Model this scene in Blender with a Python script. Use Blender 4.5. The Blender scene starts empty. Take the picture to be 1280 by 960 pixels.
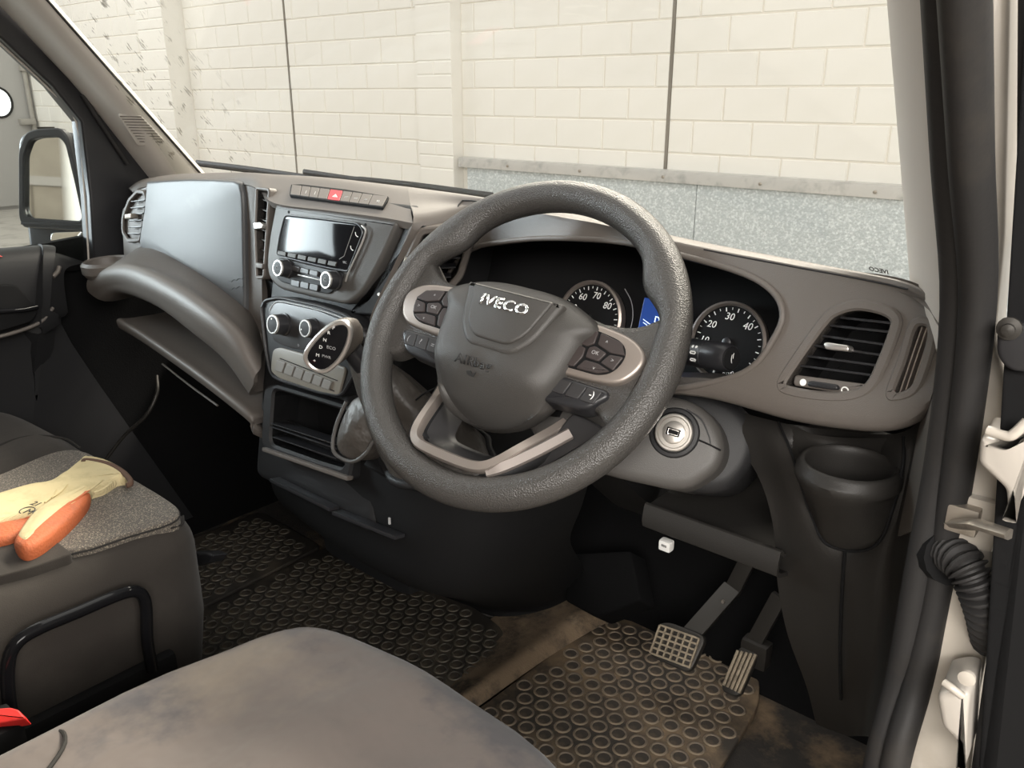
import bpy, bmesh, math, random
from mathutils import Vector as V, Matrix
random.seed(7)
R_ = math.radians
# ------------------------------------------------------------------ camera, world, light, exposure
sc = bpy.context.scene
COL = sc.collection
FPX, PITCH, YAW = 1040.0, 19.2, 41.0
CAM = V((0.986, 0.0, 1.074))
cd = bpy.data.cameras.new('camera'); co = bpy.data.objects.new('camera', cd); COL.objects.link(co)
cd.sensor_width = 36; cd.lens = 36 * FPX / 1280; cd.clip_start = 0.02
co.location = CAM; co.rotation_euler = (R_(90 - PITCH), 0, R_(YAW)); sc.camera = co
w = bpy.data.worlds.new('world'); sc.world = w; w.use_nodes = True
w.node_tree.nodes['Background'].inputs[0].default_value = (1.0, 0.985, 0.96, 1)
w.node_tree.nodes['Background'].inputs[1].default_value = 0.7
def area_light(name, loc, target, sx, sy, watts, col, spread=180):
    l = bpy.data.lights.new(name, 'AREA'); l.shape = 'RECTANGLE'; l.size = sx; l.size_y = sy; l.energy = watts; l.color = col; l.spread = R_(spread)
    o = bpy.data.objects.new(name, l); COL.objects.link(o); o.location = loc
    o.rotation_euler = (V(target) - V(loc)).to_track_quat('-Z', 'Y').to_euler(); return o
# an open daylight doorway beyond the passenger side, a weaker one on the driver's side, strip lamps under the hall roof, then a fill lamp added for the dash
area_light('daylight_door', (-4.2, -3.0, 2.2), (5.4, -0.1, 0.4), 4.0, 3.0, 350, (0.84, 0.92, 1.0), 85)
area_light('daylight_door', (3.2, -4.0, 3.1), (0.5, 0.9, 0.8), 3.5, 1.6, 95, (1.0, 0.95, 0.89), 80)
area_light('daylight_door', (4.8, -1.6, 2.9), (-3.0, -1.4, 1.2), 3.0, 1.8, 130, (1.0, 0.96, 0.91), 105)
area_light('hall_and_fill_lamp', (-1.8, 1.5, 4.8), (-1.8, 2.6, 0.0), 7.0, 1.2, 85, (1.0, 0.97, 0.93))
area_light('hall_and_fill_lamp', (-10.5, 1.5, 4.8), (-10.5, 2.6, 0.0), 6.0, 1.2, 270, (1.0, 0.97, 0.93))
area_light('hall_and_fill_lamp', (0.0, 4.0, 4.3), (0.0, 0.0, 3.2), 7.0, 0.8, 1000, (1.0, 0.92, 0.80))  # added fill lamp, faces the cab to brighten the dash and spare the wall
sc.view_settings.view_transform = 'Standard'; sc.view_settings.look = 'None'
sc.view_settings.gamma = 1; sc.view_settings.use_curve_mapping = False
sc.view_settings.exposure = 0.0

# ------------------------------------------------------------------ survey helpers: photograph pixel -> point on a known plane of the van
_p, _y = R_(PITCH), R_(YAW)
_Fh = V((-math.sin(_y), math.cos(_y), 0)); _Rt = V((math.cos(_y), math.sin(_y), 0)); _Z = V((0, 0, 1))
_F = _Fh * math.cos(_p) - _Z * math.sin(_p); _U = _Fh * math.sin(_p) + _Z * math.cos(_p)
def ray(x, y): return _F * FPX + _Rt * (x - 640) - _U * (y - 480)
class PL:
    def __init__(s, p, n): s.p = V(p); s.n = V(n).normalized()
    def at(s, x, y, off=0.0):
        d = ray(x, y); t = (s.p + s.n * off - CAM).dot(s.n) / d.dot(s.n); return CAM + d * t
    def offs(s, d): return PL(s.p + s.n * d, s.n)
def AX(x, y, ax, v):
    i = 'XYZ'.index(ax); d = ray(x, y); return CAM + d * ((v - CAM[i]) / d[i])
def plane3(a, b, c):
    n = (b - a).cross(c - a).normalized()
    if n.dot(CAM - a) < 0: n = -n
    return PL(a, n)

# ------------------------------------------------------------------ materials
MATS = {}
def mat(name, col, rough=0.5, metal=0.0, bump=None, spec=0.5, vary=None, emit=None, sheen=0.0, coat=0.0):
    """bump=(kind, scale, strength[, dist]); vary=[(colour, noise scale, lo, hi), ...]"""
    m = bpy.data.materials.new(name); m.use_nodes = True; nt = m.node_tree; b = nt.nodes['Principled BSDF']
    b.inputs['Base Color'].default_value = (*col, 1); b.inputs['Roughness'].default_value = rough
    b.inputs['Metallic'].default_value = metal; b.inputs['Specular IOR Level'].default_value = spec
    b.inputs['Sheen Weight'].default_value = sheen; b.inputs['Coat Weight'].default_value = coat
    tc = nt.nodes.new('ShaderNodeTexCoord')
    if vary:
        prev = None
        for c2, s, lo, hi in vary:
            n = nt.nodes.new('ShaderNodeTexNoise'); n.inputs['Scale'].default_value = s; n.inputs['Detail'].default_value = 6
            n.inputs['Roughness'].default_value = 0.65
            nt.links.new(tc.outputs['Object'], n.inputs['Vector'])
            mr = nt.nodes.new('ShaderNodeMapRange'); mr.inputs[1].default_value = lo; mr.inputs[2].default_value = hi
            nt.links.new(n.outputs['Fac'], mr.inputs[0])
            mx = nt.nodes.new('ShaderNodeMix'); mx.data_type = 'RGBA'
            if prev is None: mx.inputs[6].default_value = (*col, 1)
            else: nt.links.new(prev, mx.inputs[6])
            mx.inputs[7].default_value = (*c2, 1); nt.links.new(mr.outputs[0], mx.inputs[0]); prev = mx.outputs[2]
        nt.links.new(prev, b.inputs['Base Color'])
    if bump:
        kind, s, st = bump[:3]
        if kind == 'voronoi':
            n = nt.nodes.new('ShaderNodeTexVoronoi'); n.inputs['Scale'].default_value = s; out = n.outputs['Distance']
        elif kind == 'wave':
            n = nt.nodes.new('ShaderNodeTexWave'); n.inputs['Scale'].default_value = s; n.inputs['Distortion'].default_value = 1; out = n.outputs['Fac']
        else:
            n = nt.nodes.new('ShaderNodeTexNoise'); n.inputs['Scale'].default_value = s; n.inputs['Detail'].default_value = 3; out = n.outputs['Fac']
        nt.links.new(tc.outputs['Object'], n.inputs['Vector'])
        bp = nt.nodes.new('ShaderNodeBump'); bp.inputs['Strength'].default_value = st; bp.inputs['Distance'].default_value = bump[3] if len(bump) > 3 else 0.001
        nt.links.new(out, bp.inputs['Height']); nt.links.new(bp.outputs[0], b.inputs['Normal'])
    if emit:
        b.inputs['Emission Color'].default_value = (*emit[0], 1); b.inputs['Emission Strength'].default_value = emit[1]
    MATS[name] = m; return m
mat('dash', (0.105, 0.092, 0.082), 0.5, bump=('voronoi', 900, 0.25, 0.0006), vary=[((0.135, 0.118, 0.103), 9, 0.62, 0.8)])
mat('dash_lid', (0.075, 0.077, 0.08), 0.42, bump=('voronoi', 900, 0.2, 0.0005), vary=[((0.105, 0.104, 0.10), 14, 0.6, 0.8)])
mat('dash_dark', (0.016, 0.016, 0.017), 0.5, spec=0.3, bump=('voronoi', 900, 0.2, 0.0005))
mat('black', (0.006, 0.006, 0.0065), 0.8, spec=0.2)
mat('black_satin', (0.018, 0.018, 0.02), 0.35)
mat('black_gloss', (0.008, 0.008, 0.009), 0.08, spec=0.14)
mat('button', (0.03, 0.029, 0.03), 0.4)
mat('button_warm', (0.04, 0.032, 0.031), 0.4)
mat('button_grey', (0.16, 0.15, 0.135), 0.5)
mat('panel_grey', (0.17, 0.155, 0.13), 0.45)
mat('hazard_red', (0.42, 0.035, 0.045), 0.45)
mat('leather', (0.048, 0.045, 0.042), 0.36, bump=('voronoi', 620, 0.6, 0.0010))
mat('airbag', (0.044, 0.041, 0.038), 0.48, bump=('voronoi', 1100, 0.35, 0.0006))
mat('gaiter', (0.055, 0.048, 0.042), 0.45, bump=('noise', 30, 0.5, 0.012))
mat('silver', (0.34, 0.295, 0.265), 0.42, 0.7)
mat('silver_dark', (0.20, 0.175, 0.16), 0.5, 0.5)
mat('silver_bright', (0.72, 0.69, 0.66), 0.3, 0.85)
mat('chrome', (0.85, 0.85, 0.86), 0.12, 1.0)
mat('white_mark', (0.8, 0.8, 0.78), 0.5)
mat('grey_mark', (0.33, 0.33, 0.33), 0.5)
mat('dark_mark', (0.012, 0.012, 0.012), 0.5)
mat('pillar_trim', (0.53, 0.495, 0.455), 0.65, bump=('noise', 500, 0.1, 0.0005))
mat('rubber', (0.022, 0.021, 0.021), 0.6, spec=0.3, bump=('noise', 220, 0.15, 0.001), vary=[((0.04, 0.035, 0.03), 10, 0.55, 0.8)])
mat('mat_rubber', (0.04, 0.033, 0.026), 0.7, bump=('noise', 160, 0.3, 0.001), vary=[((0.26, 0.18, 0.105), 5, 0.45, 0.72), ((0.30, 0.21, 0.125), 24, 0.55, 0.8)])
mat('mat_ring', (0.13, 0.105, 0.08), 0.6, vary=[((0.34, 0.26, 0.17), 4, 0.42, 0.7)])
mat('mat_black', (0.035, 0.031, 0.027), 0.45, bump=('noise', 160, 0.3, 0.001), vary=[((0.12, 0.10, 0.075), 7, 0.48, 0.75)])
mat('mat_black_ring', (0.06, 0.054, 0.045), 0.42, vary=[((0.20, 0.175, 0.13), 6, 0.45, 0.7)])
mat('carpet', (0.022, 0.019, 0.016), 0.95, bump=('noise', 300, 0.5, 0.002), vary=[((0.24, 0.165, 0.095), 5, 0.50, 0.72), ((0.05, 0.04, 0.03), 30, 0.5, 0.8)])
mat('carpet_tan', (0.19, 0.135, 0.085), 0.95, bump=('noise', 260, 0.5, 0.002), vary=[((0.05, 0.04, 0.03), 9, 0.46, 0.6), ((0.26, 0.19, 0.12), 40, 0.55, 0.8)])
mat('mat_hole', (0.045, 0.036, 0.028), 0.8, vary=[((0.12, 0.09, 0.06), 20, 0.5, 0.7)])
mat('dash_stack', (0.068, 0.064, 0.060), 0.5, bump=('voronoi', 900, 0.25, 0.0006))
mat('dash_lower', (0.020, 0.0185, 0.017), 0.5, spec=0.35, bump=('voronoi', 900, 0.25, 0.0006))
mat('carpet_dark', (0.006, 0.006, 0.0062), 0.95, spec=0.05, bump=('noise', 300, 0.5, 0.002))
mat('seat_fabric', (0.036, 0.031, 0.027), 0.92, spec=0.2, bump=('noise', 700, 0.35, 0.001), vary=[((0.055, 0.048, 0.041), 5, 0.5, 0.75)], sheen=0.08)
mat('seat_speckle', (0.09, 0.078, 0.066), 0.95, bump=('noise', 900, 0.6, 0.0015), vary=[((0.34, 0.29, 0.225), 480, 0.52, 0.62)], sheen=0.1)
mat('seat_cover', (0.118, 0.097, 0.086), 0.85, bump=('noise', 9, 0.45, 0.03), vary=[((0.055, 0.049, 0.053), 4.2, 0.48, 0.58), ((0.19, 0.155, 0.12), 3.0, 0.56, 0.72)], sheen=0.2)
mat('seam', (0.02, 0.018, 0.016), 0.9)
mat('glove_cream', (0.62, 0.52, 0.30), 0.95, bump=('wave', 130, 0.5, 0.002), vary=[((0.45, 0.37, 0.20), 28, 0.5, 0.8)])
mat('glove_orange', (0.46, 0.115, 0.04), 0.7, bump=('noise', 260, 0.6, 0.002), vary=[((0.30, 0.09, 0.04), 40, 0.5, 0.75)])
mat('glove_cuff', (0.10, 0.055, 0.035), 0.9)
mat('paint', (0.47, 0.43, 0.375), 0.35, coat=0.3, vary=[((0.33, 0.285, 0.23), 8, 0.55, 0.85)])
mat('paint_frame', (0.46, 0.425, 0.38), 0.3, coat=0.3)
mat('pedal_metal', (0.30, 0.25, 0.18), 0.5, 0.3, bump=('noise', 140, 0.4, 0.002), vary=[((0.08, 0.065, 0.05), 60, 0.5, 0.75)])
mat('steel_dark', (0.04, 0.037, 0.033), 0.5, 0.5)
mat('steel', (0.42, 0.38, 0.33), 0.4, 0.8, vary=[((0.2, 0.17, 0.13), 40, 0.5, 0.7)])
mat('key_silver', (0.52, 0.49, 0.45), 0.32, 0.8)
mat('red_plastic', (0.75, 0.035, 0.03), 0.4)
mat('block', (0.85, 0.83, 0.785), 0.75, bump=('noise', 16, 0.25, 0.006), vary=[((0.81, 0.79, 0.735), 3, 0.45, 0.75)])
mat('render_wall', (0.40, 0.37, 0.32), 0.85, vary=[((0.34, 0.31, 0.27), 2, 0.45, 0.7)])
mat('mortar', (0.76, 0.72, 0.65), 0.9)
mat('joint', (0.22, 0.20, 0.17), 0.9)
mat('concrete', (0.36, 0.34, 0.31), 0.7, bump=('noise', 8, 0.2, 0.01), vary=[((0.2, 0.19, 0.17), 3, 0.5, 0.75)])
mat('grey_door', (0.42, 0.41, 0.40), 0.5, bump=('noise', 4, 0.1, 0.01))
mat('galv_flashing', (0.60, 0.59, 0.57), 0.45, 0.2, vary=[((0.42, 0.42, 0.41), 9, 0.5, 0.7)])
mat('galv', (0.52, 0.57, 0.59), 0.42, 0.1, bump=('voronoi', 60, 0.7, 0.006), vary=[((0.76, 0.81, 0.83), 60, 0.48, 0.62)])
mat('mirror', (0.92, 0.92, 0.90), 0.02, 1.0)
mat('screen_blue', (0.01, 0.03, 0.12), 0.2, emit=((0.02, 0.055, 0.24), 0.8))
mat('screen_white', (0.6, 0.7, 0.9), 0.3, emit=((0.7, 0.85, 1.0), 1.1))
mat('lamp_window', (0.9, 0.95, 1.0), 0.3, emit=((0.95, 0.98, 1.0), 1.6))
mat('plastic_white', (0.65, 0.64, 0.62), 0.4)
def glass_mat(name, tint, gloss, dirt=None):
    m = bpy.data.materials.new(name); m.use_nodes = True; nt = m.node_tree
    for n in list(nt.nodes): nt.nodes.remove(n)
    out = nt.nodes.new('ShaderNodeOutputMaterial'); tr = nt.nodes.new('ShaderNodeBsdfTransparent'); gl = nt.nodes.new('ShaderNodeBsdfGlossy')
    tr.inputs[0].default_value = (*tint, 1); gl.inputs['Roughness'].default_value = 0.03
    fr = nt.nodes.new('ShaderNodeLayerWeight'); fr.inputs[0].default_value = 0.25
    mu = nt.nodes.new('ShaderNodeMath'); mu.operation = 'MULTIPLY'; mu.inputs[1].default_value = gloss
    nt.links.new(fr.outputs['Fresnel'], mu.inputs[0])
    mx = nt.nodes.new('ShaderNodeMixShader'); nt.links.new(mu.outputs[0], mx.inputs[0]); nt.links.new(tr.outputs[0], mx.inputs[1]); nt.links.new(gl.outputs[0], mx.inputs[2])
    last = mx.outputs[0]
    if dirt:
        tc = nt.nodes.new('ShaderNodeTexCoord')
        mp = nt.nodes.new('ShaderNodeMapping'); mp.inputs['Rotation'].default_value = dirt[1]; mp.inputs['Scale'].default_value = dirt[2]
        nt.links.new(tc.outputs['Object'], mp.inputs[0])
        n = nt.nodes.new('ShaderNodeTexNoise'); n.inputs['Scale'].default_value = dirt[0]; n.inputs['Detail'].default_value = 2
        nt.links.new(mp.outputs[0], n.inputs['Vector'])
        mr = nt.nodes.new('ShaderNodeMapRange'); mr.inputs[1].default_value = 0.64; mr.inputs[2].default_value = 0.70; mr.inputs[4].default_value = 0.55
        nt.links.new(n.outputs['Fac'], mr.inputs[0])
        sx = nt.nodes.new('ShaderNodeSeparateXYZ'); nt.links.new(tc.outputs['Object'], sx.inputs[0])
        m2 = nt.nodes.new('ShaderNodeMapRange'); m2.inputs[1].default_value = -0.42; m2.inputs[2].default_value = -0.62
        nt.links.new(sx.outputs[0], m2.inputs[0])
        ml = nt.nodes.new('ShaderNodeMath'); ml.operation = 'MULTIPLY'; nt.links.new(mr.outputs[0], ml.inputs[0]); nt.links.new(m2.outputs[0], ml.inputs[1])
        df = nt.nodes.new('ShaderNodeBsdfDiffuse'); df.inputs[0].default_value = (0.25, 0.22, 0.17, 1)
        m3 = nt.nodes.new('ShaderNodeMixShader'); nt.links.new(ml.outputs[0], m3.inputs[0]); nt.links.new(last, m3.inputs[1]); nt.links.new(df.outputs[0], m3.inputs[2]); last = m3.outputs[0]
    nt.links.new(last, out.inputs[0]); MATS[name] = m
glass_mat('glass', (0.97, 0.975, 0.96), 0.08, dirt=(105, (0, 0.5, 0.3), (1, 0.4, 0.35)))
glass_mat('side_glass', (0.93, 0.95, 0.93), 0.5)
glass_mat('lens', (0.8, 0.8, 0.82), 0.6)

# ------------------------------------------------------------------ object helpers (all meshes are built in van coordinates, metres)
EMPTY_LOC = {}
def tag(o, label=None, cat=None, group=None, kind=None):
    if label: o['label'] = label
    if cat: o['category'] = cat
    if group: o['group'] = group
    if kind: o['kind'] = kind
    return o
def thing(name, loc, label, cat, group=None, kind=None):
    o = bpy.data.objects.new(name, None); COL.objects.link(o); o.location = loc; o.empty_display_size = 0.05
    EMPTY_LOC[o.name] = V(loc); return tag(o, label, cat, group, kind)
def link(name, me, m, parent=None, sharp=35):
    o = bpy.data.objects.new(name, me); COL.objects.link(o)
    if m: me.materials.clear(); me.materials.append(MATS[m])
    if sharp is not None and len(me.polygons):
        me.polygons.foreach_set('use_smooth', [True] * len(me.polygons)); me.set_sharp_from_angle(angle=R_(sharp))
    if parent:
        o.parent = parent
        if parent.name in EMPTY_LOC: o.matrix_parent_inverse = Matrix.Translation(-EMPTY_LOC[parent.name])
    return o
def mesh(name, verts, faces, m, parent=None, sharp=35, fix=True):
    me = bpy.data.meshes.new(name); me.from_pydata([tuple(v) for v in verts], [], faces)
    if fix:
        bm = bmesh.new(); bm.from_mesh(me); bmesh.ops.recalc_face_normals(bm, faces=bm.faces); bm.to_mesh(me); bm.free()
    me.update(); return link(name, me, m, parent, sharp)
def bake(o, sharp=35):
    dg = bpy.context.evaluated_depsgraph_get(); me = bpy.data.meshes.new_from_object(o.evaluated_get(dg))
    o.modifiers.clear(); old = o.data; o.data = me; bpy.data.meshes.remove(old)
    if sharp is not None:
        me.polygons.foreach_set('use_smooth', [True] * len(me.polygons)); me.set_sharp_from_angle(angle=R_(sharp))
    return o
def cut(o, cutters, sharp=35):
    for c in cutters:
        md = o.modifiers.new('cut', 'BOOLEAN'); md.operation = 'DIFFERENCE'; md.object = c; md.solver = 'EXACT'; md.use_self = True
    bpy.context.view_layer.update(); bake(o, sharp)
    for c in cutters: bpy.data.objects.remove(c)
    return o
def rnd(pts, r, k=5, closed=True):
    """rounded corners on a polyline of 3-D points; r a number or one per corner"""
    out = []; n = len(pts); pts = [V(p) for p in pts]
    for i, p in enumerate(pts):
        if not closed and i in (0, n - 1): out.append(p); continue
        a, b = pts[i - 1], pts[(i + 1) % n]; rr = r[i] if isinstance(r, (list, tuple)) else r
        la, lb = (a - p).length, (b - p).length; ra, rb = min(rr, la * .48), min(rr, lb * .48)
        p0 = p + (a - p) * (ra / la if la else 0); p1 = p + (b - p) * (rb / lb if lb else 0)
        for j in range(k + 1):
            t = j / k; out.append(p0 * (1 - t) ** 2 + p * 2 * t * (1 - t) + p1 * t * t)
    return out
def crom(pts, k=6, closed=False):
    pts = [V(p) for p in pts]; n = len(pts); out = []
    rng = range(n) if closed else range(n - 1)
    for i in rng:
        if closed: a, b, c, d = pts[i - 1], pts[i], pts[(i + 1) % n], pts[(i + 2) % n]
        else: b, c = pts[i], pts[i + 1]; a = pts[i - 1] if i else b * 2 - c; d = pts[i + 2] if i + 2 < n else c * 2 - b
        for j in range(k):
            t = j / k
            out.append(0.5 * ((2 * b) + (c - a) * t + (2 * a - 5 * b + 4 * c - d) * t * t + (3 * b - a - 3 * c + d) * t ** 3))
    if not closed: out.append(pts[-1])
    return out
def _frame(n):
    n = V(n).normalized(); u = V((1, 0, 0)) if abs(n.x) < 0.9 else V((0, 1, 0)); u = (u - n * u.dot(n)).normalized(); return u, n.cross(u), n
def inset(pts, n, d):
    """offset a closed planar polygon inwards by d"""
    n = V(n).normalized(); N = len(pts); out = []
    area = V((0, 0, 0))
    for i in range(N): area += pts[i].cross(pts[(i + 1) % N])
    s = 1 if area.dot(n) > 0 else -1
    for i in range(N):
        e1 = (pts[i] - pts[i - 1]); e2 = (pts[(i + 1) % N] - pts[i])
        if e1.length < 1e-9: e1 = e2
        if e2.length < 1e-9: e2 = e1
        n1 = n.cross(e1).normalized() * s; n2 = n.cross(e2).normalized() * s; b = n1 + n2
        b = b.normalized() if b.length > 1e-6 else n1; c = max(0.5, b.dot(n1)); out.append(pts[i] + b * (d / c))
    return out
def plate(name, pts, n, front, back, bev, m, parent=None, crown=0.0, sharp=35):
    """solid plate: outline (3-D points on a plane with normal n) from depth `back` to `front` along n, rounded front edge"""
    n = V(n).normalized(); pts = [V(p) for p in pts]; N = len(pts); rings = [[p + n * back for p in pts]]
    if bev > 0:
        for a in (0, 30, 60, 90):
            a = R_(a); q = inset(pts, n, bev * (1 - math.cos(a))) if a else pts
            rings.append([p + n * (front - bev + bev * math.sin(a)) for p in q])
    else: rings.append([p + n * front for p in pts])
    vs = [v for r in rings for v in r]; fs = []
    for k in range(len(rings) - 1):
        for i in range(N): j = (i + 1) % N; fs.append((k * N + i, k * N + j, (k + 1) * N + j, (k + 1) * N + i))
    top = len(rings) - 1
    if crown:
        c = sum(rings[-1], V()) / N + n * crown; vs.append(c); ci = len(vs) - 1
        mid = [p.lerp(c - n * crown, 0.5) + n * crown * 0.75 for p in rings[-1]]; o = len(vs); vs += mid
        for i in range(N): j = (i + 1) % N; fs.append((top * N + i, top * N + j, o + j, o + i)); fs.append((o + i, o + j, ci))
    else: fs.append(tuple(top * N + i for i in range(N)))
    fs.append(tuple(reversed(range(N))))
    return mesh(name, vs, fs, m, parent, 14 if 0 < bev <= .0012 and not crown else sharp)
def ring_plate(name, outer, inner, n, front, back, bev, m, parent=None):
    """frame between two outlines with the same point count"""
    n = V(n).normalized(); N = len(outer); O2 = inset(outer, n, bev); I2 = inset(inner, n, -bev)
    rings = [[p + n * back for p in outer], [p + n * (front - bev) for p in outer], [p + n * front for p in O2], [p + n * front for p in I2], [p + n * (front - bev) for p in inner], [p + n * back for p in inner]]
    vs = [v for r in rings for v in r]; fs = []; K = len(rings)
    for k in range(K):
        k2 = (k + 1) % K
        for i in range(N): j = (i + 1) % N; fs.append((k * N + i, k * N + j, k2 * N + j, k2 * N + i))
    return mesh(name, vs, fs, m, parent)
def tube(name, path, r, m, parent=None, closed=False, seg=10, sq=None, prof=None, cap=True, sharp=50):
    """sweep of a round (or sq=(a,b) elliptic) profile; r number or list"""
    path = [V(p) for p in path]; N = len(path); vs = []; fs = []
    up = None
    for i, p in enumerate(path):
        t = (path[(i + 1) % N] - path[i - 1]) if closed else (path[min(i + 1, N - 1)] - path[max(i - 1, 0)])
        t.normalize()
        if up is None: up = V((0, 0, 1)) if abs(t.z) < 0.9 else V((1, 0, 0))
        up = (up - t * up.dot(t)).normalized(); s = t.cross(up)
        rr = r[i] if isinstance(r, (list, tuple)) else r
        for k in range(seg):
            a = 2 * math.pi * k / seg; ca, sa = math.cos(a), math.sin(a)
            if sq: ca, sa = ca * sq[0], sa * sq[1]
            vs.append(p + (s * ca + up * sa) * rr)
    M = N if closed else N - 1
    for i in range(M):
        for k in range(seg):
            a = i * seg + k; b = i * seg + (k + 1) % seg; j = ((i + 1) % N) * seg
            fs.append((a, b, j + (k + 1) % seg, j + k))
    if not closed and cap:
        fs.append(tuple(range(seg))); fs.append(tuple((N - 1) * seg + k for k in range(seg)))
    return mesh(name, vs, fs, m, parent, sharp)
def strip(name, path, nrm, hw, hh, m, parent=None):
    """flat bevelled strip swept along a path, its broad side facing nrm"""
    path = [V(q) for q in path]; N = len(path); vs, fs = [], []; nrm = V(nrm)
    pr = [(-1, -1), (1, -1), (1, .35), (.7, 1), (-.7, 1), (-1, .35)]; K = len(pr)
    for i, q in enumerate(path):
        t = (path[min(i + 1, N - 1)] - path[max(i - 1, 0)]).normalized(); mm = (nrm - t * nrm.dot(t)).normalized(); s = t.cross(mm)
        for a_, b_ in pr: vs.append(q + s * a_ * hw + mm * b_ * hh)
    for i in range(N - 1):
        for k in range(K): fs.append((i * K + k, i * K + (k + 1) % K, (i + 1) * K + (k + 1) % K, (i + 1) * K + k))
    fs.append(tuple(range(K))); fs.append(tuple((N - 1) * K + k for k in range(K)))
    return mesh(name, vs, fs, m, parent, 30)
def lathe(name, prof, o, axis, m, parent=None, seg=28, sharp=35, sq=None):
    """prof: list of (radius, height along axis)"""
    u, v_, n = _frame(axis); o = V(o); vs = []; fs = []; K = len(prof)
    for r, h in prof:
        for k in range(seg):
            a = 2 * math.pi * k / seg; vs.append(o + n * h + (u * math.cos(a) + v_ * math.sin(a)) * max(r, 1e-5))
    for i in range(K - 1):
        for k in range(seg): j = (k + 1) % seg; fs.append((i * seg + k, i * seg + j, (i + 1) * seg + j, (i + 1) * seg + k))
    fs.append(tuple(range(seg))); fs.append(tuple((K - 1) * seg + k for k in range(seg)))
    return mesh(name, vs, fs, m, parent, sharp)
def sheet(name, rows, m, parent=None, ku=5, kv=5, thick=0.01, sharp=40, smooth=True, orient=None):
    """surface through a grid of 3-D points, given body by a solidify"""
    if smooth:
        rows = [crom(r, ku) for r in rows]; cols = list(zip(*rows)); cols = [crom(c, kv) for c in cols]; rows = list(zip(*cols))
    nu = len(rows[0]); vs = [v for r in rows for v in r]; fs = []
    for i in range(len(rows) - 1):
        for j in range(nu - 1): a = i * nu + j; fs.append((a, a + 1, a + nu + 1, a + nu))
    o = mesh(name, vs, fs, m, parent, sharp, fix=False)
    # orient towards the camera side (cab side), solidify away from it
    me = o.data; c = sum((p.center for p in me.polygons), V()) / len(me.polygons); s = sum(((CAM - p.center).dot(p.normal) * p.area for p in me.polygons))
    if orient: s = sum(p.normal.dot(V(orient)) * p.area for p in me.polygons)
    if s < 0: me.flip_normals()
    if thick:
        md = o.modifiers.new('body', 'SOLIDIFY'); md.thickness = thick; md.offset = -1; bpy.context.view_layer.update(); bake(o, sharp)
    return o
def box(name, c, s, m, parent=None, bev=0.004, rot=None, sharp=35):
    bm = bmesh.new(); bmesh.ops.create_cube(bm, size=1)
    for v in bm.verts: v.co = V((v.co.x * s[0], v.co.y * s[1], v.co.z * s[2]))
    if bev: bmesh.ops.bevel(bm, geom=bm.edges[:], offset=min(bev, min(s) * .45), segments=2, affect='EDGES', profile=0.7)
    M = Matrix.Translation(V(c)) @ (rot.to_4x4() if rot else Matrix.Identity(4)); bm.transform(M)
    me = bpy.data.meshes.new(name); bm.to_mesh(me); bm.free(); return link(name, me, m, parent, sharp)
def bar(name, a, b, w_, h_, m, parent=None, up=(0, 0, 1), bev=0.0015):
    """beam from a to b, w_ sideways, h_ along up"""
    a, b = V(a), V(b); t = (b - a).normalized(); up = V(up); up = (up - t * up.dot(t)).normalized(); s = up.cross(t)
    return box(name, (a + b) / 2, ((b - a).length, w_, h_), m, parent, bev, Matrix((t, s, up)).transposed())
def text(name, body, o, xd, yd, size, m, parent=None, depth=0.0006, shear=0.0, mirror=False, bold=0.0, spacing=1.0, squash=1.0):
    cu = bpy.data.curves.new(name, 'FONT'); cu.body = body; cu.size = 1; cu.align_x = 'CENTER'; cu.align_y = 'CENTER'; cu.shear = shear; cu.offset = bold; cu.space_character = spacing; cu.resolution_u = 3
    t = bpy.data.objects.new(name, cu); COL.objects.link(t); bpy.context.view_layer.update()
    me = bpy.data.meshes.new_from_object(t.evaluated_get(bpy.context.evaluated_depsgraph_get())); bpy.data.objects.remove(t)
    bm = bmesh.new(); bm.from_mesh(me); xd, yd = V(xd).normalized(), V(yd); yd = (yd - xd * yd.dot(xd)).normalized(); n = xd.cross(yd)
    r = bmesh.ops.extrude_face_region(bm, geom=bm.faces[:])
    for g in r['geom']:
        if isinstance(g, bmesh.types.BMVert): g.co.z += depth / size
    for v in bm.verts:
        x = -v.co.x if mirror else v.co.x; v.co = V(o) + (xd * x + yd * v.co.y * squash + n * v.co.z) * size
    bmesh.ops.recalc_face_normals(bm, faces=bm.faces); bm.to_mesh(me); bm.free(); return link(name, me, m, parent, None)
def hit(o, x, y, off=0.0):
    """point (and normal) of a built surface met by the sight line of a pixel"""
    ok, loc, nor, _ = o.ray_cast(CAM, ray(x, y).normalized())
    if not ok: return None, None
    if nor.dot(ray(x, y)) > 0: nor = -nor
    return loc + nor * off, nor
def hits(o, L, off=0.0): return [q for q in (hit(o, x, y, off)[0] for x, y in L) if q is not None]
def pts(pl, L, off=0.0): return [pl.at(x, y, off) for x, y in L]
# ================================================================== the hall outside: block wall, pilasters, ground, far door
WY, GZ = 5.5, -0.65
XC = AX(40, 128, 'Y', WY).x                       # far corner of the hall
def slab(name, x0, x1, y0, y1, z0, z1, m, parent=None, kind='structure', bev=0.0):
    o = box(name, ((x0 + x1) / 2, (y0 + y1) / 2, (z0 + z1) / 2), (x1 - x0, y1 - y0, z1 - z0), m, parent, bev)
    if kind and not parent: o['kind'] = kind
    return o
slab('floor', XC - .3, 9, -9, WY + .3, GZ - .1, GZ, 'concrete')
wall_front = slab('wall_front', XC - .2, 6, WY + .007, WY + .25, GZ, 5, 'mortar')
slab('wall_back', XC - .2, 9, -9.2, -9, GZ, 5, 'render_wall')
slab('wall_right', 9, 9.2, -9.2, WY + .25, GZ, 5, 'render_wall')
slab('trim_3', XC - .2, 9, -9.0, -8.95, 1.55, 1.66, 'grey_door')
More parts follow.
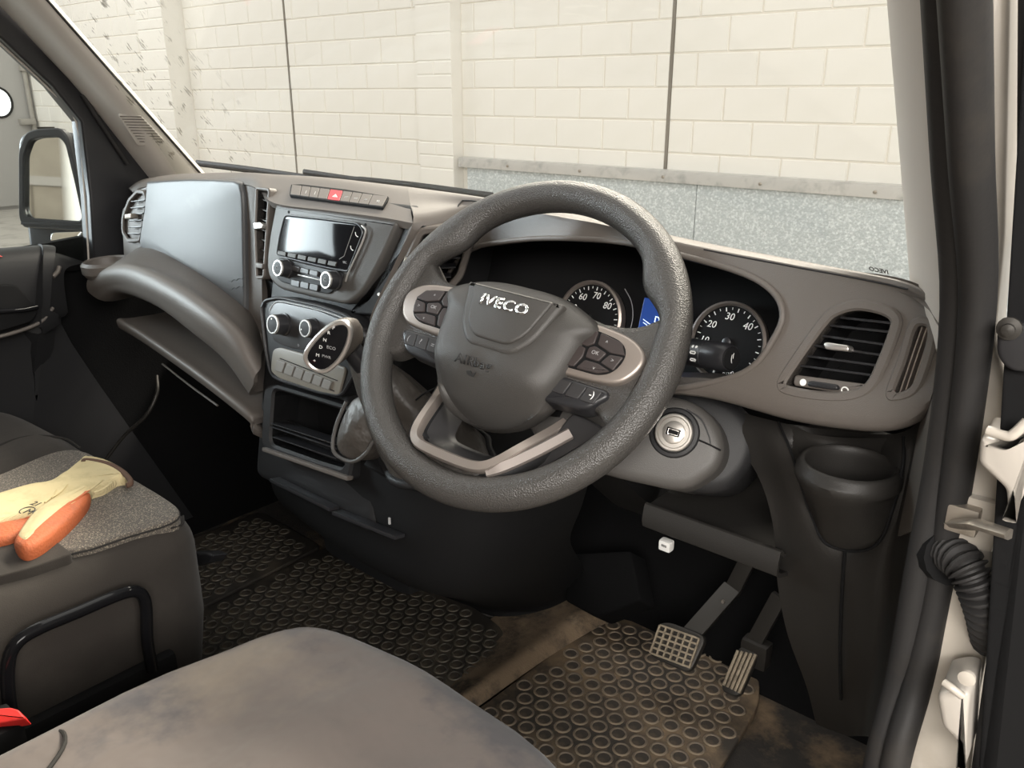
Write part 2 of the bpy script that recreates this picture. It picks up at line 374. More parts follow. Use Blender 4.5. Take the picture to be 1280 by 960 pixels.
slab('trim_4', -1.12, -1.09, -9.0, -8.98, GZ, 1.55, 'joint')
wall_left = slab('wall_left', XC - .25, XC, -9, WY + .007, GZ, 5, 'grey_door')
def block_mesh(nm, sx, sz, d=0.06):
    bm = bmesh.new(); bmesh.ops.create_cube(bm, size=1)
    for v in bm.verts: v.co = V((v.co.x * sx, v.co.y * d, v.co.z * sz))
    fr = [e for e in bm.edges if all(v.co.y < 0 for v in e.verts)]
    bmesh.ops.bevel(bm, geom=fr, offset=0.006, segments=1, affect='EDGES')
    me = bpy.data.meshes.new(nm); bm.to_mesh(me); bm.free(); me.materials.append(MATS['block']); return me
BM = {}
def blk(xa, xb, zc, yf, h=.215, parent=None, nm='block'):
    wd = round(xb - xa, 3)
    if wd < 0.05: return
    key = (wd, h)
    if key not in BM: BM[key] = block_mesh('block', wd, h)
    o = bpy.data.objects.new(nm, BM[key]); COL.objects.link(o); o.location = ((xa + xb) / 2, yf + .03 + random.uniform(-.0015, .0015), zc); o.parent = parent or wall_front
    return o
P2L, P2R, P2Y = -4.80, -4.37, 5.37
P1R = AX(238, 100, 'Y', WY).x; P1L = P1R - .62; P1Y = (P1R - .986) / ((AX(212, 100, 'Y', WY).x - .986) / WY)
J1, J2 = AX(838, 100, 'Y', WY).x, AX(362, 100, 'Y', WY).x
rest = []
Z0, X0 = 1.12, -1.42
nb = 0
def seg_blocks(xa, xb, zlo, zhi, phase, single):
    """courses of blocks between xa and xb; phase shifts the bond"""
    global nb
    k = math.floor((GZ - Z0) / .225)
    while Z0 + k * .225 < 4.9:
        zb = Z0 + k * .225; zc = zb + .1125
        off = X0 + phase + (.225 if k % 2 == 0 else 0)
        j = math.floor((xa - off) / .45)
        while off + j * .45 < xb:
            a, b = max(xa, off + j * .45 + .005), min(xb, off + (j + 1) * .45 - .005); j += 1
            if b - a < .05 or zb < GZ: continue
            if single and zlo < zc < zhi: blk(a, b, zc, WY); nb += 1
            else: rest.append((a, b, zc))
        k += 1
seg_blocks(J1 + .012, -.30, .50, 1.75, 0, True); seg_blocks(-.30, 5.9, 0, 0, 0, False)
seg_blocks(P2R, J1 - .012, .50, 1.80, .12, True)
seg_blocks(J2 + .012, P2L, .35, 2.0, .05, True)
seg_blocks(P1R, J2 - .012, .30, 2.15, .16, True)
seg_blocks(XC + .02, P1L, .75, 2.35, .10, True)
# pilasters: one-block piers, alternate courses of two half-height pieces
for nm_, (xl, xr, yf, zlo, zhi) in {'a': (P2L, P2R, P2Y, .3, 2.0), 'b': (P1L, P1R, P1Y, .4, 2.4)}.items():
    pil = slab('wall_pilaster', xl + .006, xr - .006, yf + .008, WY + .02, GZ, 5, 'block')
    k = -8
    while Z0 + k * .225 < 4.9:
        zb = Z0 + k * .225; zc = zb + .1125
        if zlo < zc < zhi:
            if k % 3 == 0:
                blk(xl, xr, zb + .056, yf, .104, pil); blk(xl, (xl + xr) / 2 - .005, zb + .169, yf, .104, pil); blk((xl + xr) / 2 + .005, xr, zb + .169, yf, .104, pil)
            else: blk(xl, xr, zc, yf, .215, pil)
        elif zb > GZ: rest.append((xl, xr, zc, yf))
        k += 1
vs, fs = [], []
for r in rest:
    a, b, zc = r[:3]; yf = (r[3] if len(r) > 3 else WY); i = len(vs)
    for y in (yf, yf + .06):
        for x, z in ((a, zc - .1075), (b, zc - .1075), (b, zc + .1075), (a, zc + .1075)): vs.append((x, y, z))
    fs += [(i, i + 1, i + 2, i + 3), (i, i + 4, i + 5, i + 1), (i + 3, i + 2, i + 6, i + 7), (i, i + 3, i + 7, i + 4), (i + 1, i + 5, i + 6, i + 2)]
o = mesh('further_blocks', vs, fs, 'block', wall_front, None); o['kind'] = 'stuff'
slab('trim_1', J1 - .012, J1 + .012, WY - .004, WY + .02, GZ, 5, 'joint')
slab('trim_2', J2 - .012, J2 + .012, WY - .004, WY + .02, GZ, 5, 'joint')
# galvanised kick sheets low on the wall, capped by a folded flashing
SZ = AX(700, 207, 'Y', 5.40).z
SXL = AX(582, 220, 'Y', 5.40).x; SM = AX(868, 250, 'Y', 5.4).x
for i, (a, b, lab) in enumerate(((SXL, SM - .003, 'galvanised steel kick sheet at the foot of the wall beside the pier'), (SM + .003, 2.9, 'galvanised steel kick sheet at the foot of the wall under its expansion joint'))):
    t = thing('wall_sheet', ((a + b) / 2, 5.43, GZ), lab, 'metal sheet', 'galvanised wall sheets')
    box('sheet_metal', ((a + b) / 2, 5.43, (GZ + SZ) / 2 - .02), (b - a, .012, SZ - GZ - .04), 'galv', t, 0)
t = thing('wall_flashing', ((SXL + 2.9) / 2 - .02, 5.41, SZ), 'folded grey metal flashing capping the galvanised wall sheets', 'flashing')
box('flashing_face', ((SXL + 2.9) / 2 - .04, 5.405, SZ - .03), (2.9 - SXL + .08, .03, .075), 'galv_flashing', t, .006)
box('flashing_top', ((SXL + 2.9) / 2 - .04, 5.45, SZ + .01), (2.9 - SXL + .08, .10, .012), 'galv_flashing', t, .004)
for i in range(9):
    lathe('screw', [(.012, 0), (.012, .006), (.006, .01)], (SXL + .5 + i * .75, 5.389, SZ - .03), (0, -1, 0), 'steel', t, 8)
# far hall door on the left wall with an oval window, conduit and a skirting
gd = thing('hall_door', (XC + .03, 3.2, GZ), 'large grey hall door with a bright oval window on the far side wall', 'door')
oc = AX(-2, 128, 'X', XC + .05)
box('door_leaf', (XC + .03, oc.y - 1.0, 1.6), (.05, 3.0, 4.4), 'grey_door', gd, .01)
ov = [V((XC + .055, oc.y + math.cos(a) * .17, oc.z + math.sin(a) * .2)) for a in [i * math.pi / 10 for i in range(20)]]
plate('door_window', ov, (1, 0, 0), .015, -.01, .005, 'lamp_window', gd)
ring_plate('window_gasket', inset(ov, (1, 0, 0), -.035), ov, (1, 0, 0), .02, -.01, .004, 'rubber', gd)
cp = AX(34, 110, 'X', XC + .10)
t = thing('wall_conduit', (cp.x, cp.y, GZ), 'thin grey conduit pipe with two clamps beside the far hall door', 'pipe')
tube('pipe', [(cp.x, cp.y, GZ), (cp.x, cp.y, 3.5)], .035, 'concrete', t)
for y in (85, 152):
    q = AX(34, y, 'X', XC + .10); box('clamp', q, (.12, .22, .09), 'concrete', t, .01)
q = AX(58, 163, 'Y', WY - .15)
t = thing('plant_pot', (q.x, q.y, q.z - .3), 'small green tub on a ledge by the far hall corner', 'tub')
lathe('tub', [(.09, 0), (.12, .16), (.125, .17), (.10, .165), (.09, .03)], (q.x, q.y, q.z - .12), (0, 0, 1), 'steel_dark', t, 14)
box('ledge', (q.x, q.y + .02, q.z - .16), (.5, .24, .06), 'block', t, .01)

# ================================================================== van body
van = thing('van_body', (0, 0.4, -0.06), 'white painted van cab body with windscreen and bare door frame', 'van')
# cab floor, toe board, firewall, side walls, bulkhead, roof
sheet('cab_floor', [[V((-.9, -.55, -.012)), V((0, -.55, -.012)), V((.80, -.55, -.012))], [V((-.9, .6, -.012)), V((0, .6, -.012)), V((.80, .6, -.012))], [V((-.9, 1.30, -.012)), V((0, 1.30, -.012)), V((.80, 1.30, -.012))]], 'carpet', van, 1, 1, .04, smooth=False)
sheet('firewall', [[V((x, 1.30, -.012)) for x in (-.9, 0, .86)], [V((x, 1.46, .16)) for x in (-.9, 0, .86)], [V((x, 1.52, .45)) for x in (-.9, 0, .86)], [V((x, 1.36, .72)) for x in (-.9, 0, .86)]], 'carpet_dark', van, 2, 3, .02)
sheet('bulkhead', [[V((-.9, -.52, -.05)), V((.9, -.52, -.05))], [V((-.9, -.5, 1.6)), V((.9, -.5, 1.6))]], 'pillar_trim', van, 1, 1, .03, smooth=False)
sheet('roof_lining', [[V((-.86, -.55, 1.60)), V((0, -.55, 1.64)), V((.86, -.55, 1.60))], [V((-.82, .40, 1.60)), V((0, .47, 1.64)), V((.82, .40, 1.60))]], 'pillar_trim', van, 4, 1, .04)
box('cargo_body', (0, -3.1, .75), (1.80, 5.0, 2.5), 'paint', van, .08)
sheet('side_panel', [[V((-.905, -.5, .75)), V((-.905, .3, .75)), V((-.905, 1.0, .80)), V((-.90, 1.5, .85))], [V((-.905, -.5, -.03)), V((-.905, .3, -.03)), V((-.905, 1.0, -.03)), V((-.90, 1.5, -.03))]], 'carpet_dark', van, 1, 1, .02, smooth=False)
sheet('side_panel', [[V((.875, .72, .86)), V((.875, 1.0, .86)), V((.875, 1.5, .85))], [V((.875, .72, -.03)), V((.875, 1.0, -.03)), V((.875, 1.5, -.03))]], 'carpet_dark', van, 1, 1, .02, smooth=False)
box('windscreen_header', (0, .42, 1.62), (1.6, .10, .06), 'pillar_trim', van, .015)
# windscreen
gr = []
for i in range(9):
    f = i / 8; row = []
    for j in range(13):
        s = j / 6 - 1; hw = .80 - .08 * f; bul = .13 * (1 - s * s) * (1 - .35 * f)
        row.append(V((s * hw, .99 - .59 * f + bul + .02 * math.sin(f * math.pi), .80 + .82 * f)))
    gr.append(row)
ws = sheet('windscreen', gr, 'glass', van, 1, 1, .004, smooth=False, sharp=60)
def glass_at(x, y):      # point of the windscreen met by a sight line, by marching
    d = ray(x, y).normalized(); best = None
    for k in range(300, 1800):
        p = CAM + d * (k / 1000.0); f = (p.z - .80) / .82
        if not -.1 < f < 1.05: continue
        hw = .80 - .08 * f; s = p.x / hw
        if p.y > .99 - .59 * f + .13 * (1 - s * s) * (1 - .35 * f) + .02 * math.sin(f * math.pi) - .003: return p
    return CAM + d
a, b = glass_at(1086, 335.5), glass_at(1111, 340.5)
up = (glass_at(1098, 325) - glass_at(1098, 338))
text('glass_lettering', 'IVECO', (a + b) / 2, b - a, up, (b - a).length * .34, 'dark_mark', ws, .0004, mirror=True, bold=.02)
fr_ = [glass_at(1141, y) for y in range(212, 268, 6)]
for i, q in enumerate(fr_): tube('frit_dash', [q - V((.0035, -.001, 0)), q + V((.0035, -.001, .0008))], .0011, 'dark_mark', ws, seg=5)
# A-pillar trims: padded strips from the dash ends up to the header
def pillar(rows, name='pillar_trim'):
    return sheet(name, rows, 'pillar_trim', van, 4, 4, .012)
Lb, Lt = AX(250, 219, 'X', -.77), AX(56, 0, 'X', -.735); Lo, Lm, Lto = AX(187, 222, 'X', -.855), AX(103, 115, 'X', -.845), AX(5, 8, 'X', -.83)
dl = Lt - Lb
def ext(a, b, z): return a + (b - a) * ((z - a.z) / (b.z - a.z))
lin = [ext(Lb, Lt, .86), Lb, Lb.lerp(Lt, .5), Lt, ext(Lb, Lt, 1.60)]
lout = [ext(Lo, Lm, .86), Lo, Lm, Lto, ext(Lm, Lto, 1.60)]
def midrow(A, B, bulge): return [(a + b) / 2 + bulge for a, b in zip(A, B)]
lp = pillar([[a + V((-.03, .03, 0)) for a in lin], lin, midrow(lin, lout, V((.022, -.02, .012))), lout, [a + V((-.02, .01, -.01)) for a in lout]])
Rb, Rt = AX(1141, 352, 'X', .752), AX(1113, 0, 'X', .735); Ro, Rto = AX(1192, 395, 'X', .835), AX(1172, 0, 'X', .815)
rin = [ext(Rb, Rt, .86), Rb, Rb.lerp(Rt, .5), Rt, ext(Rb, Rt, 1.58)]; rout = [ext(Ro, Rto, .86), Ro, Ro.lerp(Rto, .5), Rto, ext(Ro, Rto, 1.58)]
rp = pillar([[a + V((.03, .03, 0)) for a in rin], rin, midrow(rin, rout, V((-.008, -.014, .006))), rout, [a + V((.02, .02, 0)) for a in rout]])
tube('windscreen_gasket', [p + V((.001, .004, 0)) for p in lin], .0025, 'rubber', van, seg=6)
tube('windscreen_gasket', [p + V((-.001, .012, 0)) for p in rin], .003, 'rubber', van, seg=6)
# pillar speaker grille
g3 = hits(lp, [(152, 146), (186, 152), (172, 177)])
gp = plane3(*g3)
go = rnd([gp.at(x, y) for x, y in ((147, 142), (176, 143), (205, 174), (203, 180), (172, 181))], .006)
sg = plate('speaker_grille', go, gp.n, .0045, -.02, .002, 'pillar_trim', van)
for i in range(10):
    y = 145.5 + i * 3.5; xa = 150 + i * 2.7; xb = min(203, 177 + i * 3.3)
    tube('grille_rib', [gp.at(xa, y, .0050), gp.at(xb, y + .5, .0050)], .0008, 'dash', sg, seg=5)
# windscreen wipers resting below the glass
for L, lab in ((((246, 203), (262, 205), (310, 211), (352, 217), (400, 224)), 'a'), (((380, 215), (440, 224), (455, 225), (520, 232), (616, 245)), 'b')):
    pth = [AX(x, y, 'Y', 1.13 - .10 * abs(i - 3) * 0) for i, (x, y) in enumerate(L)]
    wi = tube('wiper_arm', crom(pth, 4), .0065, 'rubber', van, seg=8, sq=(.6, 1))
    tube('wiper_blade', [p + V((0, .006, -.007)) for p in crom(pth, 4)], .004, 'black', wi, seg=6)
# door seals round the driver's door opening (two rubber lips), the painted door post behind
def seal(L, X, r, nm, m):
    p = [AX(x, y, 'X', X) for x, y in L]; p = [ext(p[1], p[0], 1.56)] + p; q = p[-1]; p += [q + V((0, .02, -.15)), V((X - .02, q.y + .02, .04))]
    return tube(nm, crom(p, 5), r, m, van, seg=12, sq=(1, 1.25))
seal(((1186, 0), (1193, 200), (1200, 380), (1180, 560), (1150, 720), (1126, 850), (1098, 960)), .852, .0125, 'door_seal', 'rubber')
seal(((1206, 0), (1214, 200), (1222, 380), (1202, 560), (1175, 720), (1148, 850), (1118, 960)), .866, .0115, 'door_seal', 'rubber')
PY = PL((.88, .655, .8), (.10, -1, 0))
post = plate('door_post', rnd(pts(PY, [(1200, -80), (1264, -80), (1260, 120), (1256, 300), (1244, 420), (1264, 500), (1262, 640), (1246, 700), (1240, 790), (1222, 880), (1212, 990), (1195, 1200), (1040, 1200), (1095, 960), (1150, 780), (1180, 640), (1205, 480), (1200, 300)]), .012, 3), PY.n, 0, -.06, .006, 'paint', van)
box('post_bolt_plate', PY.at(1222, 652, .004), (.028, .01, .04), 'paint', van, .003)
# sill under the door opening
bar('door_sill', (.86, -.5, -.03), (.86, .80, -.03), .16, .06, 'paint', van, bev=.02)
bar('sill_trim', (.735, -.5, .004), (.735, 1.20, .004), .10, .02, 'rubber', van, bev=.006)

# ================================================================== open driver's door with hinges, strap, harness boot
dd = thing('driver_door', (.9, .64, .2), 'open driver door with black inner panel and cream painted hinges', 'door')
DY = PL((.90, .615, .8), (.06, -1, 0))
plate('door_panel', rnd(pts(DY, [(1270, -80), (1500, -80), (1500, 1250), (1200, 1250), (1210, 980), (1221, 900), (1240, 760), (1255, 640), (1274, 560), (1268, 460), (1268, 300)]), .01, 3), DY.n, 0, -.05, .008, 'black', dd)
plate('hinge_cover', rnd(pts(DY, [(1250, 402), (1300, 398), (1300, 462), (1264, 459), (1249, 440)]), .006), DY.n, .012, -.01, .003, 'black_satin', dd)
lathe('bolt', [(.0075, 0), (.0075, .003), (.004, .004), (.004, .008), (.001, .009)], DY.at(1262, 410, .012), DY.n, 'steel_dark', dd, 14)
h1 = plate('hinge', rnd(pts(DY, [(1232, 536), (1258, 543), (1266, 540), (1280, 526), (1310, 520), (1310, 570), (1282, 612), (1266, 645), (1263, 600), (1229, 568)]), .004), DY.n, .02, -.03, .005, 'paint_frame', dd)
tube('hinge_fold', crom([DY.at(1234, 538, .022), DY.at(1258, 545, .024), DY.at(1268, 542, .024), DY.at(1284, 527, .022)], 4), .0035, 'paint', h1, seg=8)
h2 = plate('hinge', rnd(pts(DY, [(1177, 850), (1205, 845), (1219, 850), (1216, 880), (1212, 945), (1206, 950), (1201, 905), (1184, 892)]), .006), DY.n, .02, -.03, .005, 'paint_frame', dd)
tube('hinge_fold', crom([DY.at(1180, 853, .022), DY.at(1190, 860, .024), DY.at(1203, 870, .022)], 4), .003, 'paint', h2, seg=8)
lathe('hinge_bolt', [(.006, 0), (.006, .003), (.003, .004)], DY.at(1209, 846, .02), DY.n, 'paint', dd, 12)
st = tube('check_strap', [PY.at(1196, 655, .01), DY.at(1225, 656, .0), DY.at(1262, 668, .005)], .006, 'steel', dd, seg=8, sq=(1.6, .7))
box('strap_bracket', PY.at(1204, 648, .012), (.022, .012, .022), 'steel', dd, .003)
hp = crom([PY.at(1186, 690, .005), PY.at(1205, 705, .02), PY.at(1222, 735, .025), PY.at(1234, 770, .02), PY.at(1240, 800, .0)], 16)
tube('harness_boot', hp, [(.0155 if (i % 4) < 2 else .0115) for i in range(len(hp))], 'rubber', dd, seg=14)
tube('harness_end', [PY.at(1172, 690, -.01), PY.at(1190, 697, .006)], .022, 'black', dd, seg=14)

# ================================================================== closed passenger door with its window and wing mirror
pd = thing('passenger_door', (-.9, .3, .1), 'closed passenger door with black armrest panel, window and mirror corner', 'door')
def lx(x, y, X=-.88): return AX(x, y, 'X', X)
wy = [(-60, 313), (0, 313), (40, 314), (80, 320), (112, 330)]
# window frame: front bar rising into the pillar, mirror triangle
fo = [lx(112, 332), lx(107, 245), lx(96, 152), lx(60, 108), lx(0, 52), lx(-80, -20), lx(-140, -60), lx(-140, -140), lx(-40, -60), lx(8, 6, -.88), lx(104, 112, -.88), lx(150, 170), lx(190, 222), lx(182, 250), lx(170, 335)]
plate('window_frame', fo, (1, 0, 0), .022, -.025, .005, 'black_satin', pd)
tube('window_seal', crom([lx(111, 330), lx(106, 245), lx(95, 152), lx(60, 110), lx(0, 54), lx(-80, -18)], 4), .0020, 'paint_frame', pd, seg=6)
tube('mirror_corner_edge', crom([lx(103, 118, -.855), lx(130, 160, -.855), lx(160, 205, -.855)], 4), .006, 'rubber', pd, seg=8)
plate('window_frame', [V((-.88, .10, 1.62)), V((-.88, -.5, 1.62)), V((-.88, -.5, .70)), V((-.88, .02, .70))], (1, 0, 0), .022, -.025, .005, 'black_satin', pd)
gl = [lx(113, 334, -.89), lx(108, 240, -.89), lx(97, 148, -.89), lx(0, 48, -.89), lx(-140, -80, -.89), V((-.89, -.2, 1.5)), V((-.89, -.2, .72))]
plate('door_glass', gl, (1, 0, 0), .0, -.004, 0, 'side_glass', pd)
# inner panel: padded top roll, recess with pull handle, dark lower skin
PX = PL((-.86, .5, .6), (1, 0, 0))
sheet('door_panel', [[V((-.89, -.4, .80)), lx(0, 310, -.89), lx(60, 314, -.89), lx(108, 328, -.89)],
                     [V((-.84, -.4, .795)), lx(0, 316, -.845), lx(62, 320, -.845), lx(84, 335, -.85)],
                     [V((-.82, -.4, .73)), lx(0, 350, -.825), lx(55, 352, -.83), lx(80, 352, -.845)],
                     [V((-.83, -.4, .64)), lx(0, 405, -.83), lx(50, 405, -.835), lx(85, 390, -.86)],
                     [V((-.865, -.4, .55)), lx(0, 445, -.86), lx(40, 440, -.86), lx(90, 430, -.875)],
                     [V((-.875, -.4, .05)), V((-.875, .3, .05)), V((-.875, .6, .05)), V((-.88, .9, .05))]], 'dash_dark', pd, 4, 4, .02)
rec = rnd([lx(x, y, -.815) for x, y in ((-60, 356), (20, 356), (34, 372), (48, 388), (40, 402), (0, 414), (-60, 425))], .01)
rp_ = plate('handle_recess', rec, (1, 0, 0), .003, -.02, .003, 'black', pd)
tube('pull_handle', crom([lx(-40, 392, -.80), lx(4, 389, -.80), lx(30, 387, -.803), (lx(46, 384, -.81))], 5), .0055, 'black_gloss', pd, seg=8)
tube('panel_crease', crom([lx(-40, 428, -.818), lx(10, 418, -.818), lx(50, 403, -.82), lx(66, 385, -.835)], 5), .004, 'dash', pd, seg=8)
tube('lamp_switch', [lx(66, 346, -.832), lx(72, 340, -.836), lx(74, 333, -.84)], .005, 'dash', pd, seg=8)
plate('lock_marker', [lx(-6, 319, -.838), lx(3, 321, -.838), lx(-6, 316, -.842)], (1, 0, 0), .003, -.002, 0, 'red_plastic', pd)
# wing mirror: housing shell outside the window, two glasses facing back towards the driver
MP = plane3(AX(20, 180, 'X', -1.20), AX(98, 175, 'X', -1.075), AX(105, 320, 'X', -1.075))
mo = rnd(pts(MP, [(16, 176), (22, 166), (60, 163), (88, 166), (98, 190), (104, 250), (114, 355), (60, 355), (34, 335), (28, 285), (20, 240)]), .02)
mh = plate('mirror_housing', mo, MP.n, -.012, -.10, .012, 'black_satin', pd)
mg = rnd(pts(MP, [(31, 195), (38, 176), (50, 172), (74, 171), (82, 180), (94, 230), (103, 272), (98, 277), (35, 273), (31, 262)]), .010)
plate('mirror_glass', mg, MP.n, -.008, -.016, .001, 'mirror', pd)
mo2 = []
cm = sum(mg, V()) / len(mg)
ring_plate('mirror_rim', [cm + (p_ - cm) * 1.22 for p_ in mg], mg, MP.n, .004, -.016, .003, 'black_satin', pd)
mg2 = rnd(pts(MP, [(62, 291), (104, 289), (110, 324), (104, 328), (70, 319), (62, 306)]), .012)
plate('wide_angle_glass', mg2, MP.n, -.004, -.014, .001, 'mirror', pd, crown=.004)
bar('mirror_rim_bar', MP.at(28, 279, .0), MP.at(106, 282, .0), .006, .012, 'black_satin', pd, up=MP.n)
bar('mirror_arm', MP.at(120, 300, -.08), V((-.93, .90, .86)), .03, .05, 'black_satin', pd, bev=.01)
# ================================================================== dashboard
dash = thing('dashboard', (0, .95, .45), 'full-width dark grey moulded dashboard with vents, glovebox and cup holders', 'dashboard')
SD = PL((.42, .79, .83), (-.16, -1, .30))          # driver's fascia
CLP = PL((.44, .92, .80), (0, -1, .30))            # instrument dials
ST = PL((-.04, .76, .85), (0, -1, .20))            # centre stack
GB = PL((-.5, .81, .82), (.05, -1, .12))           # glovebox lid
HD = plane3(AX(344, 255, 'Y', .768), AX(520, 278, 'Y', .768), AX(420, 224, 'Y', .845))   # switch shelf over the stack
# --- top pad: from the glass forward edge over the crest, down to the fascias
crest = [(163, 236, .84), (180, 225, .86), (215, 219, .875), (250, 217, .88), (300, 216, .875), (330, 217, .865), (345, 218, .86), (410, 222, .86), (480, 230, .865), (540, 238, .87), (600, 246, .87), (700, 264, .87), (760, 276, .86), (870, 301, .835), (1000, 326, .80), (1090, 343, .775), (1140, 355, .76), (1172, 376, .735), (1186, 398, .715)]
cr = [AX(x, y, 'Y', Y) for x, y, Y in crest]
back = []
for c in cr:
    s = max(-1, min(1, c.x / .84)); back.append(V((s * .84, .975 + .125 * (1 - s * s), .835)))
mid_ = [c.lerp(b, .30) + V((0, 0, .002)) for c, b in zip(cr, back)]
low = [GB.at(166, 240, -.006), GB.at(178, 234, -.006), GB.at(210, 230, -.006), GB.at(250, 229, -.006), GB.at(300, 230, -.006), AX(322, 236, 'Y', .80), ST.at(343, 254), ST.at(410, 263), ST.at(478, 272), ST.at(516, 279)]
def bk_(c): s = max(-1, min(1, c.x / .84)); return V((s * .84, .975 + .125 * (1 - s * s), .835))
crp = cr[:9] + [AX(514, 234, 'Y', .866)]; bkp = [bk_(c) for c in crp]; mdp = [c.lerp(b, .30) + V((0, 0, .002)) for c, b in zip(crp, bkp)]
hfp = [a.lerp(b, .5) + V((0, -.004, .004)) for a, b in zip(crp, low)]
pc = sheet('top_pad', [bkp, mdp, crp, hfp, low], 'dash', dash, 5, 5, .012, orient=(0, -.3, 1))
# --- driver's fascia: crest rolls over into the face, tucks under at the bottom
cols = [(525, 9), (600, 10), (700, 11), (760, 12), (870, 13), (1000, 14), (1090, 15), (1140, 16), (1172, 17), (1186, 18)]
ftop = [ST.at(516, 279)] + [SD.at(*p) for p in ((606, 272), (700, 284), (760, 294), (870, 319), (1000, 346), (1088, 364), (1130, 376), (1160, 394), (1174, 414))]
fmid = [ST.at(492, 332, -.006)] + [SD.at(*p) for p in ((590, 365), (700, 385), (760, 395), (875, 405), (985, 430), (1070, 445), (1115, 452), (1150, 460), (1172, 466))]
fbot = [ST.at(462, 400, -.008)] + [SD.at(*p) for p in ((560, 450), (700, 478), (760, 482), (872, 488), (985, 517), (1060, 529), (1108, 531), (1140, 523), (1162, 506))]
fund = [p + V((0, .03, -.012)) for p in fbot]; fun2 = [p + V((0, .09, -.016)) for p in fbot]
crf = [crp[-1]] + cr[10:]; bkf = [bk_(c) for c in crf]; mdf = [c.lerp(b, .30) + V((0, 0, .002)) for c, b in zip(crf, bkf)]
hff = [hfp[-1]] + [a.lerp(b, .55) + V((0, -.006, .006)) for a, b in zip(crf[1:], ftop[1:])]
fac = sheet('driver_fascia', [bkf, mdf, crf, hff, ftop, fmid, fbot, fund, fun2], 'dash', dash, 5, 5, .010, orient=(0, -1, .5))
lidp = plane3(*hits(fac, [(575, 256), (600, 262), (580, 268)]))
# openings
OP = [(556, 395), (560, 345), (590, 312), (640, 301), (700, 298), (780, 303), (859, 321), (930, 342), (966, 364), (979, 390), (971, 418), (940, 460), (890, 478), (820, 486), (700, 480), (590, 455)]
op = crom(pts(SD, OP), 4, closed=True)
def cutter(out_, n, a, b): return plate('cutter', out_, n, a, b, 0, 'black')
V1 = crom(pts(SD, [(1048, 386), (1075, 380), (1106, 386), (1121, 397), (1120, 414), (1104, 456), (1089, 484), (1066, 496), (1028, 497), (986, 490), (976, 480), (988, 458), (1028, 402)]), 4, closed=True)
V2 = crom(pts(SD, [(1148, 402), (1162, 404), (1166, 418), (1157, 456), (1143, 488), (1120, 497), (1113, 490), (1128, 450), (1139, 413)]), 4, closed=True)
VP = plane3(ST.at(518, 284), ST.at(484, 368), SD.at(606, 300)).offs(-.002)
V3 = rnd(pts(VP, [(526, 288), (570, 284), (592, 292), (576, 345), (530, 396), (490, 380), (498, 350)]), .008, 4)
cut(fac, [cutter(op, SD.n, .06, -.06), cutter(V1, SD.n, .05, -.05), cutter(V2, SD.n, .05, -.05), cutter(V3, VP.n, .05, -.05)])
tube('opening_lip', [p + SD.n * .0005 for p in op], .0035, 'dash', dash, closed=True, seg=8)
def vent(out, pl, lines, nm, depth, mslat='black_satin', thick=.0022, sw=.016, inner=.006):
    """recessed air vent: bezel, dark throat, slats between pixel end points"""
    n = pl.n; v = ring_plate(nm, inset(out, n, -.004), inset(out, n, inner), n, .003, -.012, .002, 'dash', dash)
    I = inset(out, n, inner); N = len(I); vs = [p for p in I] + [p - n * depth for p in I]
    fs = [(i, (i + 1) % N, N + (i + 1) % N, N + i) for i in range(N)] + [tuple(range(N, 2 * N))]
    mesh('vent_throat', vs, fs, 'black', v)
    for (a, b) in lines:
        A, B = pl.at(*a, -.006), pl.at(*b, -.006); bar('slat', A - n * sw * .4, B - n * sw * .4, thick, sw, mslat, v, up=n, bev=.0008)
    return v
sl1 = [((1051, 397), (1114, 404)), ((1038, 407), (1111, 415)), ((1029, 420), (1107, 431)), ((1018, 432), (1102, 444)), ((1008, 445), (1098, 457)), ((999, 457), (1090, 469))]
v1 = vent(V1, SD, sl1, 'air_vent', .05)
kb = plate('vent_thumb_tab', rnd(pts(SD, [(1031, 430), (1035, 428), (1062, 432), (1064, 436), (1062, 440), (1034, 437)]), .002), SD.n, .004, -.006, .0015, 'silver_bright', v1)
cs = plate('vent_base_strip', rnd(pts(SD, [(992, 468), (1082, 480), (1072, 489), (1040, 490), (990, 482)]), .004), SD.n, -.001, -.012, .002, 'dash', v1)
plate('airflow_slider', rnd(pts(SD, [(1011, 478), (1016, 476), (1048, 481), (1050, 486), (1046, 488), (1012, 483)]), .003), SD.n, .004, -.004, .0015, 'black_satin', cs)
lathe('closed_mark', [(.0033, 0), (.0033, .0006)], SD.at(1004, 478, -.001), SD.n, 'white_mark', cs, 14)
tube('open_mark', [SD.at(1056, 488, -.0006) + V((math.cos(a) * .003, 0, math.sin(a) * .003)) for a in [i * math.pi / 8 for i in range(16)]], .0007, 'white_mark', cs, closed=True, seg=5)
sl2 = [((1148, 405), (1117, 494)), ((1154, 405), (1124, 494)), ((1160, 406), (1131, 492)), ((1165, 412), (1139, 489))]
v2 = vent(V2, SD, sl2, 'side_demister_vent', .04, 'silver', .0014, .010, .004)
sl3 = [((524 - i * 4.5, 300 + i * 12), (588 - i * 6, 298 + i * 12)) for i in range(7)]
v3 = vent(V3, VP, sl3, 'air_vent', .05)
plate('vent_thumb_tab', rnd(pts(VP, [(506, 321), (522, 320), (519, 329), (504, 329)]), .002), VP.n, .006, -.004, .0015, 'steel', v3)
# seam of the defroster panel on top of the pad
tube('pad_lid_edge', hits(fac, [(570, 271), (573, 257), (578, 251), (590, 251), (620, 255)], .0004), .0012, 'dash_dark', dash, seg=5)
tube('defroster_seam', hits(fac, [(640 + i * 20, 0) for i in []] + [(x, y) for x, y in ((880, 312), (920, 320), (960, 327.5), (1000, 335), (1040, 342), (1080, 349.5), (1110, 355.5), (1135, 361.5))], .0002), .0008, 'dash_dark', dash, seg=5)
